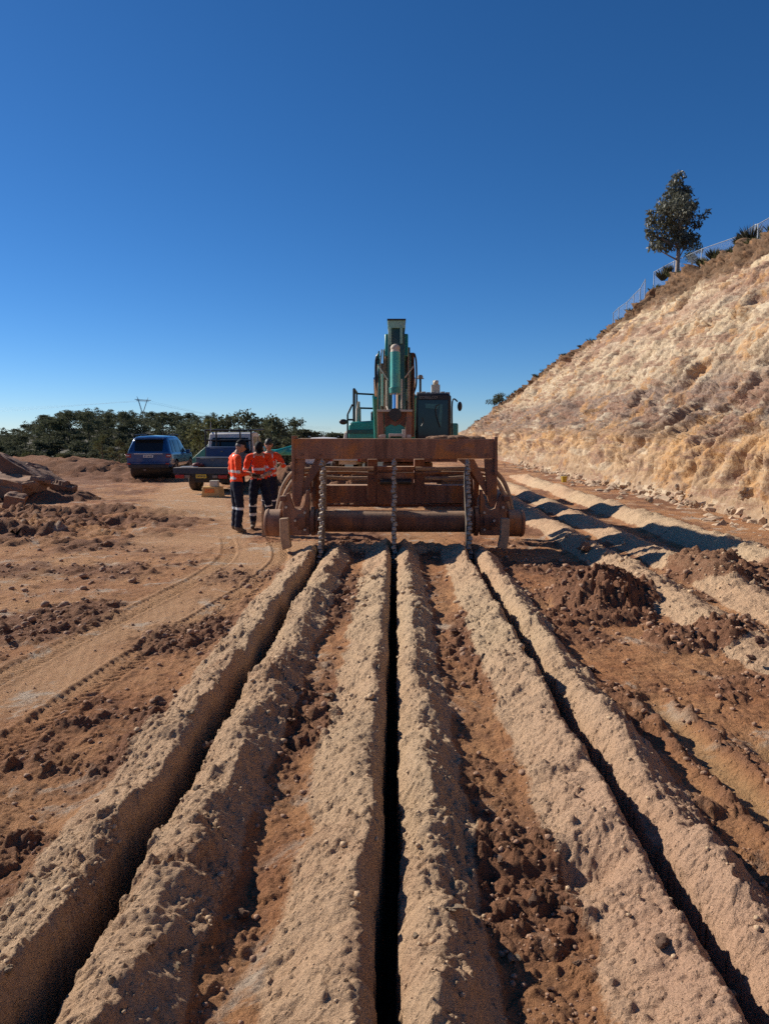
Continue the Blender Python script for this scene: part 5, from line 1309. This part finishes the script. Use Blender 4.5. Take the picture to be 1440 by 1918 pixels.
# chunk of compacted spoil fallen against the right trench, and other big lumps in front
def lump_mesh(seed, rough=.55):
    bm = bmesh.new(); bmesh.ops.create_icosphere(bm, subdivisions=3, radius=1)
    co = np.array([v.co for v in bm.verts]); f = rough * fbm(co[:, 0] * 1.6 + seed, co[:, 1] * 1.6 + co[:, 2] * 1.3, 4, seed); r_ = np.random.RandomState(seed)
    for k in range(9):                                     # planar fractures
        n = r_.randn(3); n /= np.linalg.norm(n); dd = co @ n; f = np.where(dd > .52, f - (dd - .52) * .95, f)
    for v, a in zip(bm.verts, f): v.co = v.co * (1 + a)
    me = bpy.data.meshes.new('lump'); bm.to_mesh(me); bm.free(); me.polygons.foreach_set('use_smooth', [True] * len(me.polygons)); me.set_sharp_from_angle(angle=R(28)); return me
lumps = [lump_mesh(900 + k) for k in range(6)]; lumpsB = [m_.copy() for m_ in lumps]; lumpsC = [m_.copy() for m_ in lumps]
soilm = simple('crumbly_clay', (.30, .165, .105), .95, 0, .3, 40, bump=.02, dust=(.44, .29, .19), dustamt=.5)
darkm = simple('dark_clay', (.19, .09, .055), .95, 0, .3, 40, bump=.02)
palem = simple('pale_sandstone', (.50, .36, .235), .95, 0, .2, 40, bump=.02)
for m_ in lumps: m_.materials.append(soilm)
for m_ in lumpsB: m_.materials.append(darkm)
for m_ in lumpsC: m_.materials.append(palem)
def lump(px, py, rpx, k, label, sets=lumps, group=None, name='clod', sq=.7):
    z = 0.
    for _ in range(6):
        p = G(px, py, z); z = zg(p.x, p.y)
        if z < -.2: z = .05
    r = rpx / F * Vector((p.x, p.y, CAMH - p.z)).length
    o = bpy.data.objects.new(name, sets[k % 6]); COL.objects.link(o); rr = random.Random(int(px * 7 + py))
    o.location = (p.x, p.y, p.z + r * sq * .45); o.scale = (r, r * rr.uniform(.75, 1.1), r * sq); o.rotation_euler = (rr.uniform(-.3, .3), rr.uniform(-.3, .3), rr.uniform(0, 6))
    tag(o, label, 'clod' if name == 'clod' else 'stone', group); return o
lump(1232, 1765, 17, 1, 'brown clod on the lip of the right trench near the camera', lumps, sq=.6)
lump(280, 1778, 15, 2, 'round brown clod on the bank right of the left trench')
lump(425, 1725, 11, 3, 'pale clod in the shade of the left hollow', lumpsC)
lump(460, 1722, 11, 4, 'long orange clod standing upright in the left hollow', lumps, sq=1.3)
lump(392, 1398, 14, 5, 'grey clod on the lip of the left trench')
lump(295, 1318, 14, 1, 'round clod on the outer side of the left bank')
lump(556, 1290, 10, 2, 'small round clod at the foot of the bank left of centre')
lump(618, 1305, 11, 0, 'flat pale stone lying in the left hollow', lumpsC, name='stone', sq=.4)
lump(992, 1507, 11, 3, 'round stone at the top of the right hollow', lumps, name='stone')
lump(1062, 1707, 14, 4, 'reddish stone at the edge of the shadow in the right hollow', lumps, name='stone', sq=.5)
lump(963, 1797, 12, 5, 'pale angular stone low in the right hollow', lumpsC, name='stone', sq=.6)
lump(1000, 1690, 13, 1, 'orange wedge of clay standing in the right hollow', lumps, sq=1.5)
lump(845, 1705, 20, 2, 'flat pale slab on the crest right of the centre trench', lumpsC, name='stone', sq=.35)
lump(1092, 1036, 17, 0, 'boulder of clay behind the red earth heap', lumps, sq=.8)
lump(1425, 1212, 17, 3, 'red clod at the right edge beside the old spoil', lumpsB)
lump(1405, 1236, 9, 4, 'smaller clod left of the red clod at the right edge', lumpsB)
lump(525, 940, 10, 5, 'stone beside the left end box', lumps, name='stone') if False else None
# loose crumbs: the larger ones singly, the rest as one mass
r_ = np.random.RandomState(12); big = 0; co = []; q = []; n0 = 0
bmi = bmesh.new(); bmesh.ops.create_icosphere(bmi, subdivisions=1, radius=1); ico = np.array([v.co for v in bmi.verts]); icf = np.array([[v.index for v in f.verts] for f in bmi.faces]); bmi.free()
N_ = 11000
px = r_.uniform(-1, 1, N_); yy = 1.9 + 10.5 * r_.rand(N_) ** 1.7; xx = px * (yy * .62 + .4) - .05
zz, sp, tr, we, sm, ro = lands(xx[None], yy[None]); zz, sp, tr, we, sm, ro = [a[0] for a in (zz, sp, tr, we, sm, ro)]
dens = fbm(xx / .5, yy / .7, 3, 850); hol = (np.abs(xx) < 1.0) * (sp < .3)
keep = (tr < .01) & (zz > -.1) & (r_.rand(N_) < (.22 + .55 * ro + .08 * hol + .22 * (dens > .1)) * (1 - .7 * sm) * np.where(sp > .5, .35, 1))
rad = .0045 + .020 * r_.rand(N_) ** 6 + .003 * ro; rad *= np.clip(yy / 3.5, .8, 2.2)
order = np.where(keep)[0]
seenbig = sorted(order, key=lambda i: -rad[i] / yy[i])[:80]
bigset = set(seenbig)
co2 = []; q2 = []; n2 = 0
for i in order:
    if i in bigset: continue
    v = ico * (rad[i] * (1 + .25 * r_.randn(len(ico), 1) * .6)) * np.array([1, r_.uniform(.7, 1.2), r_.uniform(.5, .85)]) + np.array([xx[i], yy[i], zz[i] + rad[i] * .3])
    if sp[i] > .3: co2.append(v); q2.append(icf + n2); n2 += len(v)
    else: co.append(v); q.append(icf + n0); n0 += len(v)
put('spoil_crumbs', raw_mesh('spoil_crumbs', np.concatenate(co2), np.concatenate(q2)), [simple('crumb_sandstone', (.52, .36, .22), .95, 0, .2, 25, bump=.008)], kind='stuff')
put('crumbs', raw_mesh('crumbs', np.concatenate(co), np.concatenate(q)), [simple('crumb_clay', (.36, .215, .135), .95, 0, .3, 25, bump=.008)], kind='stuff')
for i in seenbig:
    pale = sp[i] > .4; side = 'left' if xx[i] < -1.5 else ('right' if xx[i] > 1.5 else 'mid')
    o = bpy.data.objects.new('clod', (lumpsC if pale else (lumpsB if i % 3 == 0 else lumps))[i % 6]); COL.objects.link(o)
    r = rad[i] * 1.1; o.location = (xx[i], yy[i], zz[i] + r * .3); o.scale = (r, r * .85, r * .7); o.rotation_euler = (i % 5 * .2, i % 7 * .15, i % 63 * .1)
    if pale: tag(o, 'small pale clod resting on a spoil bank', 'clod', 'pale clods on the spoil banks')
    elif i % 3 == 0: tag(o, 'small dark clod lying on the bare clay', 'clod', 'dark clods on the clay')
    else: tag(o, 'small brown clod lying on the bare clay', 'clod', 'brown clods on the clay')
# rubble at the foot of the cut
r_ = np.random.RandomState(31); co = []; q = []; n0 = 0
for k in range(1500):
    y = 11 + 34 * r_.rand() ** 1.4; xb = np.interp(y, _cy, _cxb); x = xb + r_.randn() * .45 - .25; t_ = max(0, x - xb + .35)
    z = zg(x, y) if x < xb - .2 and False else max(-.05, min(.9, (x - xb + .25) * .75)); r = .03 + .16 * r_.rand() ** 4
    v = ico * (r * (1 + .22 * r_.randn(len(ico), 1))) * np.array([1, r_.uniform(.6, 1.3), r_.uniform(.5, .9)]) + np.array([x, y, z + .03])
    co.append(v); q.append(icf + n0); n0 += len(v)
put('rubble', raw_mesh('rubble', np.concatenate(co), np.concatenate(q), smooth=False), [simple('sandstone_rubble', (.44, .32, .215), .95, 0, .35, 3, bump=.02)], kind='stuff')
for i, (px, py, rp, lab) in enumerate(((1213, 888 + 50, 9, 'upright dark stone casting a shadow at the foot of the cut'), (1160, 932, 8, 'pale block at the foot of the cut above the old spoil'), (1300, 948, 12, 'flat pale slab half buried in the rubble on the right'), (1395, 925, 16, 'broad sandstone block near the right edge foot'), (1270, 915, 9, 'rounded block in the rubble left of the flat slab'))):
    y = (15, 21, 17, 15.5, 18.5)[i]; p = W(px, py, y); xb = float(np.interp(y, _cy, _cxb)); o = bpy.data.objects.new('sandstone_block', lumpsC[i]); COL.objects.link(o)
    r = rp / F * y * 1.1; o.location = (p.x, y, max(0.05, p.z)); o.scale = (r, r, r * .75); o.rotation_euler = (.4 * i, .3 * i, i); tag(o, lab, 'rock')
